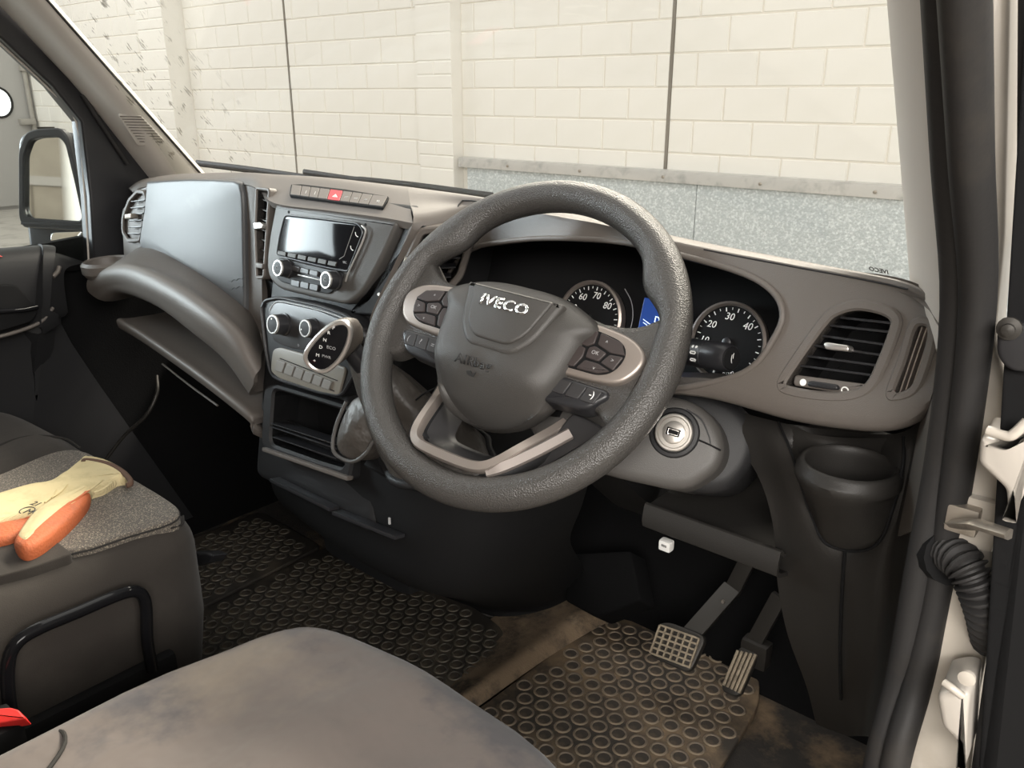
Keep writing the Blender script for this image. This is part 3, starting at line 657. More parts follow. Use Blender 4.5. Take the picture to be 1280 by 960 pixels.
# --- glovebox lid and passenger vent
lid = crom(pts(GB, [(186, 227), (240, 224), (294, 226), (304, 234), (307, 258), (308, 320), (309, 372), (308, 394)]), 2) + crom(pts(GB, [(292, 378), (262, 354), (236, 338), (205, 324), (184, 314), (177, 302), (183, 262)]), 3)
plate('glovebox_lid', lid, GB.n, .006, -.02, .006, 'dash_lid', dash)
for i, (y, L) in enumerate(((351, ((0, 6, 10), (3, 3, 5), (8, 9, 2))), (361, ((0, 5, 9), (4, 8, 12)),))):
    q = [GB.at(286 + dx * 1.6, y + (dx % 4) - dx * .4, .0062) for dx in range(0, 13, 2)]
    tube('scratch_mark', q, .0006, 'dark_mark', dash, seg=4)
# frame round the lid
fb = [AX(150, 262, 'Y', .80), GB.at(172, 237), GB.at(210, 231), GB.at(250, 230), GB.at(300, 231), AX(322, 236, 'Y', .80)]
sheet('glovebox_surround', [[p + V((0, .006, 0)) for p in fb],
      [p + GB.n * -.004 for p in pts(GB, [(150, 275), (168, 280), (210, 285), (250, 288), (300, 290), (324, 295)])],
      [p + GB.n * -.004 for p in pts(GB, [(152, 302), (172, 312), (210, 330), (250, 350), (300, 385), (326, 400)])],
      [p + GB.n * -.006 for p in pts(GB, [(152, 330), (172, 340), (210, 360), (250, 390), (300, 430), (330, 460)])]], 'dash', dash, 4, 4, .012)
V4 = rnd(pts(GB, [(172, 239), (181, 240), (183, 252), (175, 300), (161, 301), (154, 290), (154, 272), (162, 250)]), .006, 4)
sl4 = [((164 - i * .9, 252 + i * 8), (181 - i * 1.2, 250 + i * 8.4)) for i in range(6)]
v4 = vent(V4, GB.offs(.012), sl4, 'air_vent', .02, 'black_satin', .002, .008, .005)
plate('vent_thumb_tab', rnd(pts(GB, [(166, 268), (174, 267), (174, 273), (166, 274)]), .002), GB.n, .018, .002, .0015, 'steel', v4)
# --- passenger shelf: rolled ledge sweeping down towards the stack, open tray below it
def Y_(x, y, v): return AX(x, y, 'Y', v)
r1 = [AX(146, 336, 'Y', .80)] + [GB.at(x, y, -.004) for x, y in ((183, 312), (236, 336), (290, 374), (312, 398), (326, 436))]
r2 = [Y_(*p) for p in ((124, 343, .718), (166, 330, .74), (218, 349, .74), (270, 385, .735), (303, 414, .735), (322, 445, .735))]
r3 = [Y_(*p) for p in ((114, 351, .705), (160, 338, .712), (212, 357, .705), (265, 392, .70), (300, 424, .705), (322, 462, .71))]
r4 = [Y_(*p) for p in ((116, 364, .708), (152, 353, .71), (200, 368, .70), (250, 402, .695), (292, 436, .70), (322, 478, .705))]
r5 = [Y_(*p) for p in ((140, 372, .73), (160, 362, .73), (204, 378, .725), (250, 412, .72), (290, 446, .725), (322, 490, .73))]
r6 = [p + V((0, .12, .01)) for p in r5]
sheet('passenger_ledge', [r1, r2, r3, r4, r5, r6], 'dash', dash, 5, 5, .008)
t1 = [Y_(*p) for p in ((148, 398, .71), (178, 416, .705), (222, 446, .70), (266, 478, .695), (312, 515, .70), (322, 530, .71))]
sheet('shelf_tray', [[p + V((0, .15, .06)) for p in t1], [p + V((0, .12, .0)) for p in t1], [p + V((0, .03, -.004)) for p in t1], t1,
      [p + V((0, -.004, -.012)) for p in t1], [p + V((0, .01, -.03)) for p in t1], [p + V((0, .10, -.10)) for p in t1]], 'dash', dash, 5, 4, .006)
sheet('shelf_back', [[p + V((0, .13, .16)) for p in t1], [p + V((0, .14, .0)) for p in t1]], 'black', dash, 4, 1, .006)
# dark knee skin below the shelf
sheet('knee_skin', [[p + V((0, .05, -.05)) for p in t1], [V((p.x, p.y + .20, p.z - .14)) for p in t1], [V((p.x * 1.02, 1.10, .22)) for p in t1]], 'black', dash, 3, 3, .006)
tube('tray_trim_line', crom([Y_(203, 455, .72), Y_(240, 484, .715), Y_(272, 507, .71)], 4), .002, 'dash', dash, seg=6)
# --- cup holders at both ends (rim, well)
def cup(c, r, dirx, nm='cup_holder'):
    c = V(c); return lathe(nm, [(r * .5, -.062), (r * .8, -.045), (r + .010, -.02), (r + .010, -.004), (r + .004, .002), (r, -.001), (r - .002, -.012), (r * .7, -.040), (.001, -.042)], c, (0, -.06, 1), 'dash', dash, 36)
cl = AX(133, 326, 'Z', .75); cup(cl, .040, -1)
lathe('cup_well', [(.033, 0), (.028, -.003)], cl + V((0, 0, -.026)), (0, -.06, 1), 'black', dash, 28)
CR = AX(1062, 578, 'Z', .75)
# --- right-hand lower panel: knee side, cup boss, down to the kick panel
Xr = lambda x, y: AX(x, y, 'X', .838)
rows = [[Y_(868, 500, .83), Y_(925, 515, .82), Y_(985, 530, .80), Y_(1060, 540, .80), Y_(1120, 542, .775), Y_(1150, 526, .765), Xr(1172, 505)],
        [Y_(900, 528, .81), Y_(940, 545, .80), Y_(990, 560, .785), Y_(1060, 575, .83), Y_(1120, 570, .76), Y_(1145, 560, .75), Xr(1166, 560)],
        [Y_(945, 590, .80), Y_(965, 605, .795), Y_(1005, 625, .785), Y_(1060, 640, .82), Y_(1110, 640, .765), Y_(1130, 630, .755), Xr(1154, 640)],
        [Y_(966, 655, .80), Y_(980, 665, .80), Y_(1020, 690, .79), Y_(1060, 700, .787), Y_(1095, 700, .775), Y_(1115, 695, .765), Xr(1144, 700)],
        [Y_(972, 730, .84), Y_(990, 735, .835), Y_(1025, 745, .82), Y_(1057, 752, .81), Y_(1090, 755, .80), Y_(1110, 752, .79), Xr(1133, 760)],
        [Y_(985, 795, .88), Y_(1003, 805, .875), Y_(1030, 815, .86), Y_(1055, 820, .85), Y_(1080, 822, .84), Y_(1100, 822, .82), Xr(1122, 820)],
        [Y_(1008, 858, .96), Y_(1022, 866, .95), Y_(1038, 872, .935), Y_(1055, 877, .92), Y_(1073, 878, .90), Y_(1090, 876, .87), Xr(1109, 872)],
        [Y_(1020, 905, 1.02), Y_(1032, 910, 1.01), Y_(1046, 915, 1.0), Y_(1060, 920, .98), Y_(1072, 920, .95), Y_(1082, 920, .90), Xr(1098, 915)]]
lpn = sheet('lower_panel', rows, 'dash_lower', dash, 4, 4, .008)
sm = [Y_(974, 527, .80), Y_(990, 565, .775), Y_(1005, 615, .772), Y_(1018, 650, .772), Y_(1030, 676, .775), Y_(1056, 687, .778), Y_(1085, 686, .77), Y_(1104, 670, .76), Y_(1118, 630, .752), Y_(1130, 580, .748), Y_(1130, 545, .768)]
tube('panel_seam', [p + V((0, -.002, 0)) for p in crom(sm, 4)], .0016, 'black', dash, seg=6)
tube('panel_seam', crom([Y_(1056, 687, .778), Y_(1052, 750, .805), Y_(1050, 820, .845), Y_(1051, 874, .915)], 5), .002, 'black', dash, seg=6)
# cup module: a bulged insert rising from the seam line to the rim of the well
seamL = [(986, 533, .80), (1020, 543, .79), (1062, 547, .787), (1105, 547, .78), (1127, 549, .772), (1131, 585, .755), (1121, 630, .756), (1106, 666, .762), (1085, 684, .772), (1056, 687, .778), (1030, 676, .777), (1017, 650, .776), (1004, 615, .777), (991, 575, .782)]
lp0 = crom([Y_(*q) + V((0, -.001, 0)) for q in seamL], 4, closed=True); NL = len(lp0)
ang = []
for q in lp0:
    d_ = q - CAM; z_ = d_.dot(_F); x_, y_ = 640 + FPX * d_.dot(_Rt) / z_, 480 - FPX * d_.dot(_U) / z_; ang.append(math.atan2(-(y_ - 588) * 1.0, x_ - 1062))
def rl(r, z, dy=0): return [V((CR.x + math.cos(a) * r, CR.y + dy + math.sin(a) * r, z)) for a in ang]
L2 = rl(.0475, .734); L1 = [a.lerp(b, .5) + V((0, .004, 0)) for a, b, t in zip(lp0, L2, ang)]
cols_ = [crom(c_, 3) for c_ in zip(lp0, L1, L2, rl(.0462, .7455), rl(.0425, .7505), rl(.0395, .749), rl(.0378, .741), rl(.032, .716, .008), rl(.027, .700, .018))]
K_ = len(cols_[0]); vs = [c_[k] for k in range(K_) for c_ in cols_]; fs = [(k * NL + i, k * NL + (i + 1) % NL, (k + 1) * NL + (i + 1) % NL, (k + 1) * NL + i) for k in range(K_ - 1) for i in range(NL)]
fs.append(tuple((K_ - 1) * NL + i for i in range(NL)))
mesh('cup_holder', vs, fs, 'dash_lower', dash, 60)
lathe('cup_well', [(.0275, 0), (.025, -.003)], CR + V((0, .018, -.047)), (0, 0, 1), 'black', dash, 28)
# end wing between pad and seal
sheet('end_wing', [[Xr(1182, 400), Xr(1180, 440), Xr(1175, 500), Xr(1163, 580), Xr(1150, 660)], [Y_(1176, 480, .755), Y_(1168, 500, .752), Y_(1150, 530, .75), Y_(1138, 590, .745), Y_(1122, 670, .75)]], 'dash', dash, 4, 3, .008)
lathe('panel_screw', [(.003, 0), (.002, .002)], Y_(1026, 795, .853), (0, -1, .2), 'grey_mark', dash, 10)
# open cubby beside the column
sheet('cubby_tray', [[V((x, .94, .64)) for x in (.50, .60, .69)], [V((x, .93, .597)) for x in (.50, .60, .69)], [V((x, .82, .592)) for x in (.505, .60, .685)], [V((x, .803, .600)) for x in (.508, .60, .683)], [V((x, .797, .596)) for x in (.508, .60, .683)], [V((x, .796, .57)) for x in (.508, .60, .683)], [V((x, .83, .555)) for x in (.508, .60, .683)]], 'dash_lower', dash, 3, 3, .005)
sheet('cubby_back', [[V((.44, .93, .76)), V((.70, .93, .76))], [V((.44, .95, .55)), V((.70, .95, .55))]], 'black', dash, 1, 1, .006, smooth=False)
q = AX(833, 681, 'Y', .815); clp = box('cable_clip', q, (.016, .012, .014), 'plastic_white', dash, .003)
text('clip_print', '888', q + V((0, -.0062, .001)), (1, 0, 0), (0, 0, 1), .005, 'dark_mark', clp, .0003)
# --- centre stack body, switch row
sb = [V((-.212, .945)), V((.125, .945)), V((.125, .85)), V((.10, .62)), V((.095, .46)), V((-.222, .46)), V((-.222, .70))]
def stp(X, Z, off=0.0):
    y = .76 + .20 * (Z - .85); return V((X, y, Z)) + ST.n * off
stk = plate('centre_stack', rnd([stp(v.x, v.y - .012) for v in sb], .02, 4), ST.n, -.022, -.20, .012, 'dash_dark', dash)
rs = rnd(pts(ST, [(344, 255), (420, 265), (497, 277), (476, 325), (452, 368), (432, 381), (400, 374), (350, 362), (336, 350), (332, 330), (337, 290)]), [.004, .02, .01, .03, .02, .012, .02, .012, .02, .02, .02], 4)
plate('radio_surround', rs, ST.n, 0, -.03, .006, 'dash_stack', dash)
plate('stack_flank', rnd(pts(ST, [(500, 277), (524, 281), (500, 335), (470, 395), (430, 392), (454, 372), (478, 327)]), .004), ST.n, -.010, -.05, .004, 'dash_dark', dash)
for x, y in ((361, 265), (457, 281)): lathe('release_hole', [(.0022, 0), (.0022, .0008)], ST.at(x, y, 0), ST.n, 'black', dash, 10)
lathe('panel_screw', [(.0028, 0), (.002, .002)], ST.at(474, 368, -.008), ST.n, 'white_mark', dash, 10)
# left centre vent between stack and glovebox
V5 = rnd(pts(ST.offs(-.012), [(322, 236), (337, 238), (333, 300), (330, 346), (322, 346), (320, 290)]), .004)
v5 = vent(V5, ST.offs(-.012), [((322, 247 + i * 12.5), (335 - i * .5, 252 + i * 12.5)) for i in range(8)], 'air_vent', .03, 'steel_dark', .002, .010, .002)
plate('vent_thumb_tab', rnd(pts(ST.offs(-.008), [(320, 279), (328, 278), (332, 281), (331, 286), (321, 287)]), .002), ST.n, .006, -.004, .0015, 'silver_bright', v5)
plate('vent_wheel', rnd(pts(ST.offs(-.008), [(322, 328), (331, 330), (330, 336), (322, 335)]), .002), ST.n, .004, -.004, .0015, 'dash', v5)
# switch row on the shelf above the radio
so = [(364, 231), (376, 230.5), (432, 237), (486, 246), (484, 252), (478, 260), (420, 252.5), (362, 244.5)]
HD = plane3(*hits(pc, [(368, 238), (480, 253), (425, 250)]))
hb_ = [(hit(pc, x, y)[0] - HD.p).dot(HD.n) for x, y in ((366, 233), (425, 237), (484, 248), (365, 243), (478, 258), (420, 245))]
HD = HD.offs(max(hb_) + .0004)
sw = plate('switch_row', rnd(pts(HD, so), .003), HD.n, .0006, -.01, .0005, 'black', dash)
N = 9
for i in range(N):
    def tb(f): return (365 + (485 - 365) * f, 231.3 + (246.2 - 231.3) * f), (363 + (478.5 - 363) * f, 244 + (259.2 - 244) * f)
    wts = [0, .105, .20, .295, .40, .535, .635, .735, .845, 1.0] if True else None
    a, b = wts[i] + .004, wts[i + 1] - .004
    (ax, ay), (dx, dy) = tb(a); (bx, by), (cx, cy) = tb(b)
    bt = plate('switch_button' if i != 4 else 'hazard_button', rnd(pts(HD, [(ax, ay + .4), (bx, by + .4), (cx, cy - .4), (dx, dy - .4)]), .0015, 2), HD.n, .0016, 0, .0005, 'dash' if i != 4 else 'hazard_red', sw)
    c = HD.at((ax + bx + cx + dx) / 4, (ay + by + cy + dy) / 4, .0017); ux = (HD.at(bx, by) - HD.at(ax, ay)); uy = (HD.at(ax, ay) - HD.at(dx, dy))
    if i == 4:
        tri = [c + ux.normalized() * x * .006 + uy.normalized() * y * .006 for x, y in ((-1, -.8), (1, -.8), (0, .9))]
        tube('hazard_triangle', tri, .0006, 'white_mark', bt, closed=True, seg=5)
        tube('hazard_triangle', [c + (p - c) * .5 for p in tri], .0004, 'white_mark', bt, closed=True, seg=5)
    elif i in (1, 2): tube('switch_icon', [c + uy * -.15, c + ux * .08 + uy * .15], .0005, 'grey_mark', bt, seg=5)
    elif i in (5, 6, 7): text('switch_icon', ('OFF', 'ASR', '(P)')[i - 5], c, ux, uy, .005, 'grey_mark', bt, .0003)
    elif i == 8: tube('switch_icon', [c + ux.normalized() * x + uy.normalized() * y for x, y in ((-.0018, -.003), (.0018, -.003), (.0018, .003), (-.0018, .003))], .0006, 'grey_mark', bt, closed=True, seg=5)

# ================================================================== radio
radio = thing('car_radio', ST.at(395, 380), 'car radio with glossy dark screen and two round knobs', 'radio')
so = rnd(pts(ST, [(359, 270), (405, 275), (450, 281), (456, 290), (437, 338), (415, 334), (349, 318), (352, 298)]), [.008, .01, .008, .006, .004, .01, .004, .01], 4)
plate('screen', so, ST.n, .004, -.004, .0015, 'black_gloss', radio)
ring_plate('screen_bezel', inset(so, ST.n, -.003), so, ST.n, .005, -.004, .0012, 'black_satin', radio)
tube('bezel_highlight', crom(pts(ST, [(452, 282), (457, 290), (448, 314), (436, 340), (432, 352)], .005), 4), .0015, 'silver_bright', radio, seg=6)
tube('screen_divider', pts(ST, [(443, 283), (430, 320), (424, 324)], .0045), .0005, 'grey_mark', radio, seg=4)
for i in range(6):
    f = i / 6; plate('preset_button', rnd(pts(ST, [(351 + 76 * f, 313.5 + 15 * f), (351 + 76 * (f + .135), 313.5 + 15 * (f + .135)), (350.5 + 75 * (f + .135), 318.5 + 15.5 * (f + .135)), (350.5 + 75 * f, 318.5 + 15.5 * f)]), .001, 2), ST.n, .006, .002, .0006, 'steel_dark', radio)
for (x, y) in ((446, 293), (440, 310)):
    c = ST.at(x, y, .0046); tube('phone_icon', crom([c + V((-.003, 0, .003)), c + V((-.0025, 0, -.001)), c + V((.001, 0, -.003)), c + V((.003, 0, -.003))], 3), .0006, 'white_mark', radio, seg=5)
text('source_print', 'SRC', ST.at(431, 328, .0046), (1, 0, 0), (0, 0, 1), .005, 'grey_mark', radio, .0003)
lo = rnd(pts(ST, [(349, 322), (432, 341), (428, 352), (414, 368), (398, 365), (352, 352), (345, 343)]), .008, 4)
plate('control_base', lo, ST.n, .003, -.004, .0015, 'dash_dark', radio)
for r_ in ((0, 331, 6.5), (1, 345, 8)):
    for i in range(3):
        xa = 368 + i * 11.5; y = (332 if r_[0] == 0 else 349) + i * 2.6; h = r_[2]
        plate('radio_button', rnd(pts(ST, [(xa, y), (xa + 10.3, y + 2.3), (xa + 9.5, y + 2.3 + h), (xa - .8, y + h)]), .002, 2), ST.n, .006, .002, .001, 'button', radio)
bar('silver_strip', ST.at(372, 343.5, .006), ST.at(400, 350, .006), .0016, .002, 'silver_bright', radio)
def knob(nm, px, py, pl, h, r, parent, base=.0, led=False):
    """rotary knob: its front cap centre is at the pixel, standing h proud of the plane"""
    c = pl.at(px, py, h) - pl.n * h
    k = lathe(nm, [(r * 1.12, base), (r * 1.12, base + .003), (r * 1.0, base + .004), (r * .95, h - .003), (r * .9, h - .001), (r * .86, h)], c, pl.n, 'black_satin', parent, 32)
    lathe('knob_ring', [(r * .93, h - .003), (r * .95, h - .001), (r * .9, h + .0008), (r * .78, h + .0008), (r * .76, h - .001)], c, pl.n, 'silver_bright', k, 32)
    lathe('knob_cap', [(r * .76, h - .002), (r * .74, h + .0003), (r * .3, h + .0008)], c, pl.n, 'dash_dark', k, 28)
    if led: lathe('knob_dot', [(.0016, 0), (.0012, .0006)], c + pl.n * (h + .0007) + V(led), pl.n, 'white_mark', k, 10)
    else: tube('knob_mark', [c + pl.n * (h + .001) + V((math.cos(a) * .003, 0, math.sin(a) * .003)) for a in [i * .6 + .9 for i in range(9)]], .0004, 'grey_mark', k, seg=4)
    return k
knob('volume_knob', 347, 335, ST, .022, .0135, radio, .003); knob('tuning_knob', 407, 350, ST, .022, .0135, radio, .003)

# ================================================================== climate panel
clim = thing('climate_panel', ST.at(390, 490), 'heater control panel with rotary knobs and a row of blank switches', 'control panel')
CP = ST.offs(.002)
cpo = rnd(pts(CP, [(328, 384), (332, 374), (352, 370), (400, 380), (440, 394), (462, 414), (458, 440), (446, 470), (430, 497), (400, 492), (352, 477), (340, 470), (334, 440)]), .014, 4)
plate('panel_body', cpo, CP.n, .002, -.03, .006, 'dash_dark', clim)
ring_plate('panel_rim', cpo, inset(cpo, CP.n, .005), CP.n, .006, -.004, .002, 'black_satin', clim)
uo = rnd(pts(CP, [(337, 384), (350, 377), (400, 388), (436, 402), (448, 418), (440, 446), (400, 440), (360, 434), (342, 424)]), .012, 4)
plate('knob_field', uo, CP.n, .004, 0, .0015, 'button', clim)
tube('field_edge', crom(pts(CP, [(337, 388), (342, 380), (352, 377), (400, 388), (436, 401), (447, 414)], .0045), 5), .0008, 'grey_mark', clim, seg=5)
knob('temperature_knob', 340.5, 405.5, CP, .026, .0165, clim, .003, led=(0, 0, .009)); knob('fan_knob', 381, 410.5, CP, .020, .0145, clim, .003, led=(-.008, 0, -.003)); knob('airflow_knob', 424, 420, CP, .022, .0145, clim, .003, led=(0, 0, .006))
text('field_icon', 'o', CP.at(373, 431, .0046), (1, 0, 0), (0, 0, 1), .009, 'grey_mark', clim, .0003)
plate('lower_field', rnd(pts(CP, [(344, 437), (352, 434), (400, 447), (436, 460), (426, 496), (400, 489), (352, 473), (341, 464)]), .008, 4), CP.n, .005, 0, .002, 'panel_grey', clim)
for i in range(6):
    f0, f1 = i / 6 + .012, (i + 1) / 6 - .012
    def q(f): return (351 + 70 * f, 449 + 28 * f), (347 + 70 * f, 462 + 25.5 * f)
    (ax, ay), (dx, dy) = q(f0); (bx, by), (cx, cy) = q(f1)
    plate('blank_switch', rnd(pts(CP, [(ax, ay), (bx, by), (cx, cy), (dx, dy)]), .0012, 2), CP.n, .0085, .004, .001, 'button_grey', clim)
tube('switch_groove', pts(CP, [(350, 448), (422, 476)], .0052), .0009, 'black', clim, seg=4)
tube('switch_groove', pts(CP, [(346, 463), (418, 489)], .0052), .0009, 'black', clim, seg=4)

# ================================================================== console below: open slots, cup drawer, tunnel cover
con = thing('centre_console', (-.05, .95, 0), 'black lower centre console with open storage slots and drawer', 'console')
SLT = ST.offs(.0)
oo = rnd(pts(SLT, [(332, 483), (345, 481), (400, 497), (448, 512), (446, 560), (438, 602), (400, 590), (336, 566), (328, 552)]), .010, 4)
ii = rnd(pts(SLT, [(344, 489), (350, 488), (400, 503), (440, 516), (438, 552), (430, 585), (400, 576), (343, 556), (340, 548)]), .008, 4)
cut(stk, [plate('cutter', inset(ii, ST.n, -.002), ST.n, .03, -.13, 0, 'black')])
ring_plate('slot_frame', oo, ii, ST.n, .004, -.05, .004, 'dash_dark', con)
vs = [p - ST.n * .0 for p in ii] + [p - ST.n * .11 for p in ii]; Nn = len(ii)
mesh('slot_liner', vs, [(i, (i + 1) % Nn, Nn + (i + 1) % Nn, Nn + i) for i in range(Nn)] + [tuple(range(Nn, 2 * Nn))], 'black', con)
for (a, b) in (((344, 527), (432, 555)), ((344, 531), (431, 560)), ((350, 545), (430, 572))):
    bar('slot_shelf', ST.at(*a, -.012), ST.at(*b, -.012), .0022, .03, 'black_satin', con, up=ST.n)
bar('slot_lip', ST.at(331, 561, .004), ST.at(438, 598, .004), .007, .012, 'dash', con, up=ST.n, bev=.003)
T2 = ST.offs(-.01)
for (a, b) in (((343, 599), (418, 636)), ((421, 640), (500, 671))):
    d_ = bar('drawer_lip', T2.at(*a, .002), T2.at(*b, .002), .006, .02, 'black_satin', con, up=ST.n, bev=.002)
lathe('drawer_pin', [(.002, 0), (.002, .01)], T2.at(487, 655, .0), (0, 0, 1), 'grey_mark', con, 8)
# the bulged cover from the stack down to the floor
tc = [[V((-.222, .735, .56)), V((-.06, .722, .56)), V((.10, .712, .56)), V((.22, .715, .56)), V((.29, .77, .56)), V((.30, 1.0, .56))],
      [V((-.23, .735, .44)), V((-.06, .72, .44)), V((.10, .715, .44)), V((.20, .73, .44)), V((.26, .80, .44)), V((.27, 1.0, .44))],
      [V((-.28, .79, .33)), V((-.10, .765, .33)), V((.06, .76, .33)), V((.15, .78, .33)), V((.20, .85, .33)), V((.21, 1.05, .33))],
      [V((-.40, .96, .17)), V((-.18, .94, .17)), V((-.02, .95, .17)), V((.06, .98, .17)), V((.10, 1.06, .17)), V((.11, 1.22, .17))],
      [V((-.53, 1.09, .03)), V((-.30, 1.09, .03)), V((-.10, 1.11, .03)), V((-.025, 1.15, .03)), V((.03, 1.22, .03)), V((.055, 1.34, .03))],
      [V((-.56, 1.11, -.005)), V((-.30, 1.11, -.005)), V((-.10, 1.135, -.005)), V((-.02, 1.17, -.005)), V((.035, 1.23, -.005)), V((.06, 1.35, -.005))]]
sheet('tunnel_cover', tc, 'black', con, 4, 5, .006)
box('console_core', (-.05, .90, .45), (.24, .22, .36), 'black', con, .03)
# passenger-side closing skin under the shelf
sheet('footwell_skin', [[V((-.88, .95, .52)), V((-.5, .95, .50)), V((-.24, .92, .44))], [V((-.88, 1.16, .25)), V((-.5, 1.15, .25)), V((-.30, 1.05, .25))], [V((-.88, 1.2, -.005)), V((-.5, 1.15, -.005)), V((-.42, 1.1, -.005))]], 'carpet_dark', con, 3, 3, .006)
# cable hanging in the passenger footwell
cb_ = thing('loose_cable', AX(131, 577, 'Y', .70), 'thin black cable hanging in the dark passenger footwell', 'cable')
tube('cable', crom([AX(196, 470, 'Y', .80), AX(196, 492, 'Y', .78), AX(182, 520, 'Y', .75), AX(155, 545, 'Y', .72), AX(130, 578, 'Y', .68), AX(120, 600, 'Y', .66)], 6), .004, 'steel_dark', cb_, seg=8)
# ================================================================== instrument cluster
clu = thing('instrument_cluster', CLP.at(790, 480), 'instrument cluster with two ringed dials and a small blue display', 'gauge cluster')
bk = [CLP.at(x, y, -.012) for x, y in OP]
cen = sum(bk, V()) / len(bk); bk = crom([cen + (p - cen) * 1.16 for p in bk], 4, closed=True)
N = len(op); vs = [p - SD.n * .006 for p in op] + bk
mesh('hood_lining', vs, [(i, (i + 1) % N, N + (i + 1) % N, N + i) for i in range(N)], 'black_satin', clu)
plate('dial_board', bk, CLP.n, .0, -.01, 0, 'black', clu)
def dial(px, py, r, nums, a0, a1, ticks, sub, needle, nm):
    c = CLP.at(px, py, .004); u = V((1, 0, 0)); v = V((0, .30, 1)).normalized(); n = CLP.n
    d = lathe(nm, [(r, -.014), (r, 0), (r * .98, .001), (.002, .001)], c, n, 'black', clu, 40)
    lathe('dial_ring', [(r * 1.0, -.012), (r * 1.06, -.002), (r * 1.06, .004), (r * 1.0, .006), (r * .95, .003), (r * .94, -.001)], c, n, 'silver', d, 48)
    def pt(a, rr, h=.0016): return c + (u * math.sin(a) + v * math.cos(a)) * rr * r + n * h
    for i in range(ticks + 1):
        a = R_(a0 + (a1 - a0) * i / ticks); big = i % 2 == 0
        bar('tick', pt(a, .80 if big else .84), pt(a, .90), .0012 if big else .0007, .0006, 'white_mark', d, up=n, bev=0)
    for s, a in nums: text('numeral', s, pt(R_(a), .66, .0018), u, v, r * .26, 'white_mark', d, .0004, shear=.2)
    if sub: text('dial_print', sub[0], pt(R_(sub[1]), sub[2], .0018), u, v, r * .15, 'white_mark', d, .0004)
    bar('needle', pt(R_(needle), .05, .004), pt(R_(needle), .86, .004), .002, .001, 'white_mark', d, up=n, bev=0)
    lathe('needle_hub', [(r * .12, .001), (r * .12, .005), (r * .06, .006)], c, n, 'black_satin', d, 16)
    return d
dial(910, 428, .0475, (('10', -95), ('20', -55), ('30', -8), ('40', 42)), -150, 120, 24, ('x100', 165, .78), -168, 'rev_counter')
dial(737, 399, .0505, (('50', -70), ('60', -32), ('70', 8), ('80', 48)), -130, 120, 26, None, -130, 'speedometer')
sp = [CLP.at(x, y, .003) for x, y in ((806, 372), (853, 382), (849, 437), (795, 424))]
dsp = plate('display', sp, CLP.n, .001, -.006, .0005, 'screen_blue', clu)
text('display_text', 'DAILY', CLP.at(831, 402, .0045), CLP.at(866, 410) - CLP.at(812, 399), (0, .3, 1), .0115, 'screen_white', dsp, .0003, bold=.015)
for dy in (0, 4): tube('display_line', pts(CLP, [(804, 399 + dy), (812, 405 + dy), (845, 413 + dy)], .0045), .0006, 'screen_white', dsp, seg=4)
tube('display_line', pts(CLP, [(800, 418), (850, 430)], .0045), .0004, 'screen_white', dsp, seg=4)
tube('fuel_arc', crom(pts(CLP, [(781, 361), (789, 377), (791, 397), (786, 418)], .004), 5), .0006, 'grey_mark', clu, seg=5)

# ================================================================== steering column: shroud, ignition lock, stalk
colm = thing('steering_column', (.46, .80, .68), 'dark grey steering column shroud with silver ignition lock', 'steering column')
PI_ = PL((.575, .745, .725), (.22, -.80, .42))
sh = crom(pts(PI_, [(650, 500), (720, 490), (790, 492), (838, 495), (872, 506), (895, 528), (905, 557), (899, 582), (880, 600), (850, 612), (800, 604), (740, 588), (680, 560)]), 4, closed=True)
plate('column_shroud', sh, PI_.n, .006, -.13, .012, 'dash_stack', colm, sharp=50)
sh2 = [p + V((.0, .045, .0)) for p in crom(pts(PI_, [(650, 510), (790, 490), (850, 497), (890, 512), (915, 540), (920, 575), (905, 610), (870, 634), (800, 625), (680, 580)]), 4, closed=True)]
plate('rear_collar', sh2, PI_.n, .0, -.10, .015, 'dash_dark', colm, sharp=50)
c = PI_.at(843, 541, .006); n = PI_.n
lathe('lock_surround', [(.0275, -.004), (.0275, .001), (.026, .003), (.0225, .0035), (.0215, .0)], c, n, 'dash_dark', colm, 36)
ig = lathe('ignition_lock', [(.0205, -.004), (.0205, .004), (.0195, .005), (.0175, .005), (.0165, .0035), (.0125, .0035), (.012, .0055), (.010, .0062), (.002, .0062)], c, n, 'key_silver', colm, 36)
u, v_, _ = _frame(n)
box('key_slot', c + n * .0055, (.011, .0042, .003), 'black', ig, .0008, Matrix((u, v_, n)).transposed())
ring_plate('slot_rim', *[rnd([c + n * .0062 + u * x * s + v_ * y * s for x, y in ((-.0068, -.0036), (.0068, -.0036), (.0068, .0036), (-.0068, .0036))], .001, 2) for s in (1.15, .85)], n, .0012, -.001, .0003, 'chrome', ig)
tube('shroud_seam', crom([PI_.at(871, 549, .0062), PI_.at(885, 555, .0062), PI_.at(901, 563, .005)], 3), .0011, 'black', colm, seg=5)
tube('shroud_step', crom(pts(PI_, [(858, 512), (876, 524), (886, 545), (888, 556)], .0055), 4), .0012, 'dash_dark', colm, seg=5)
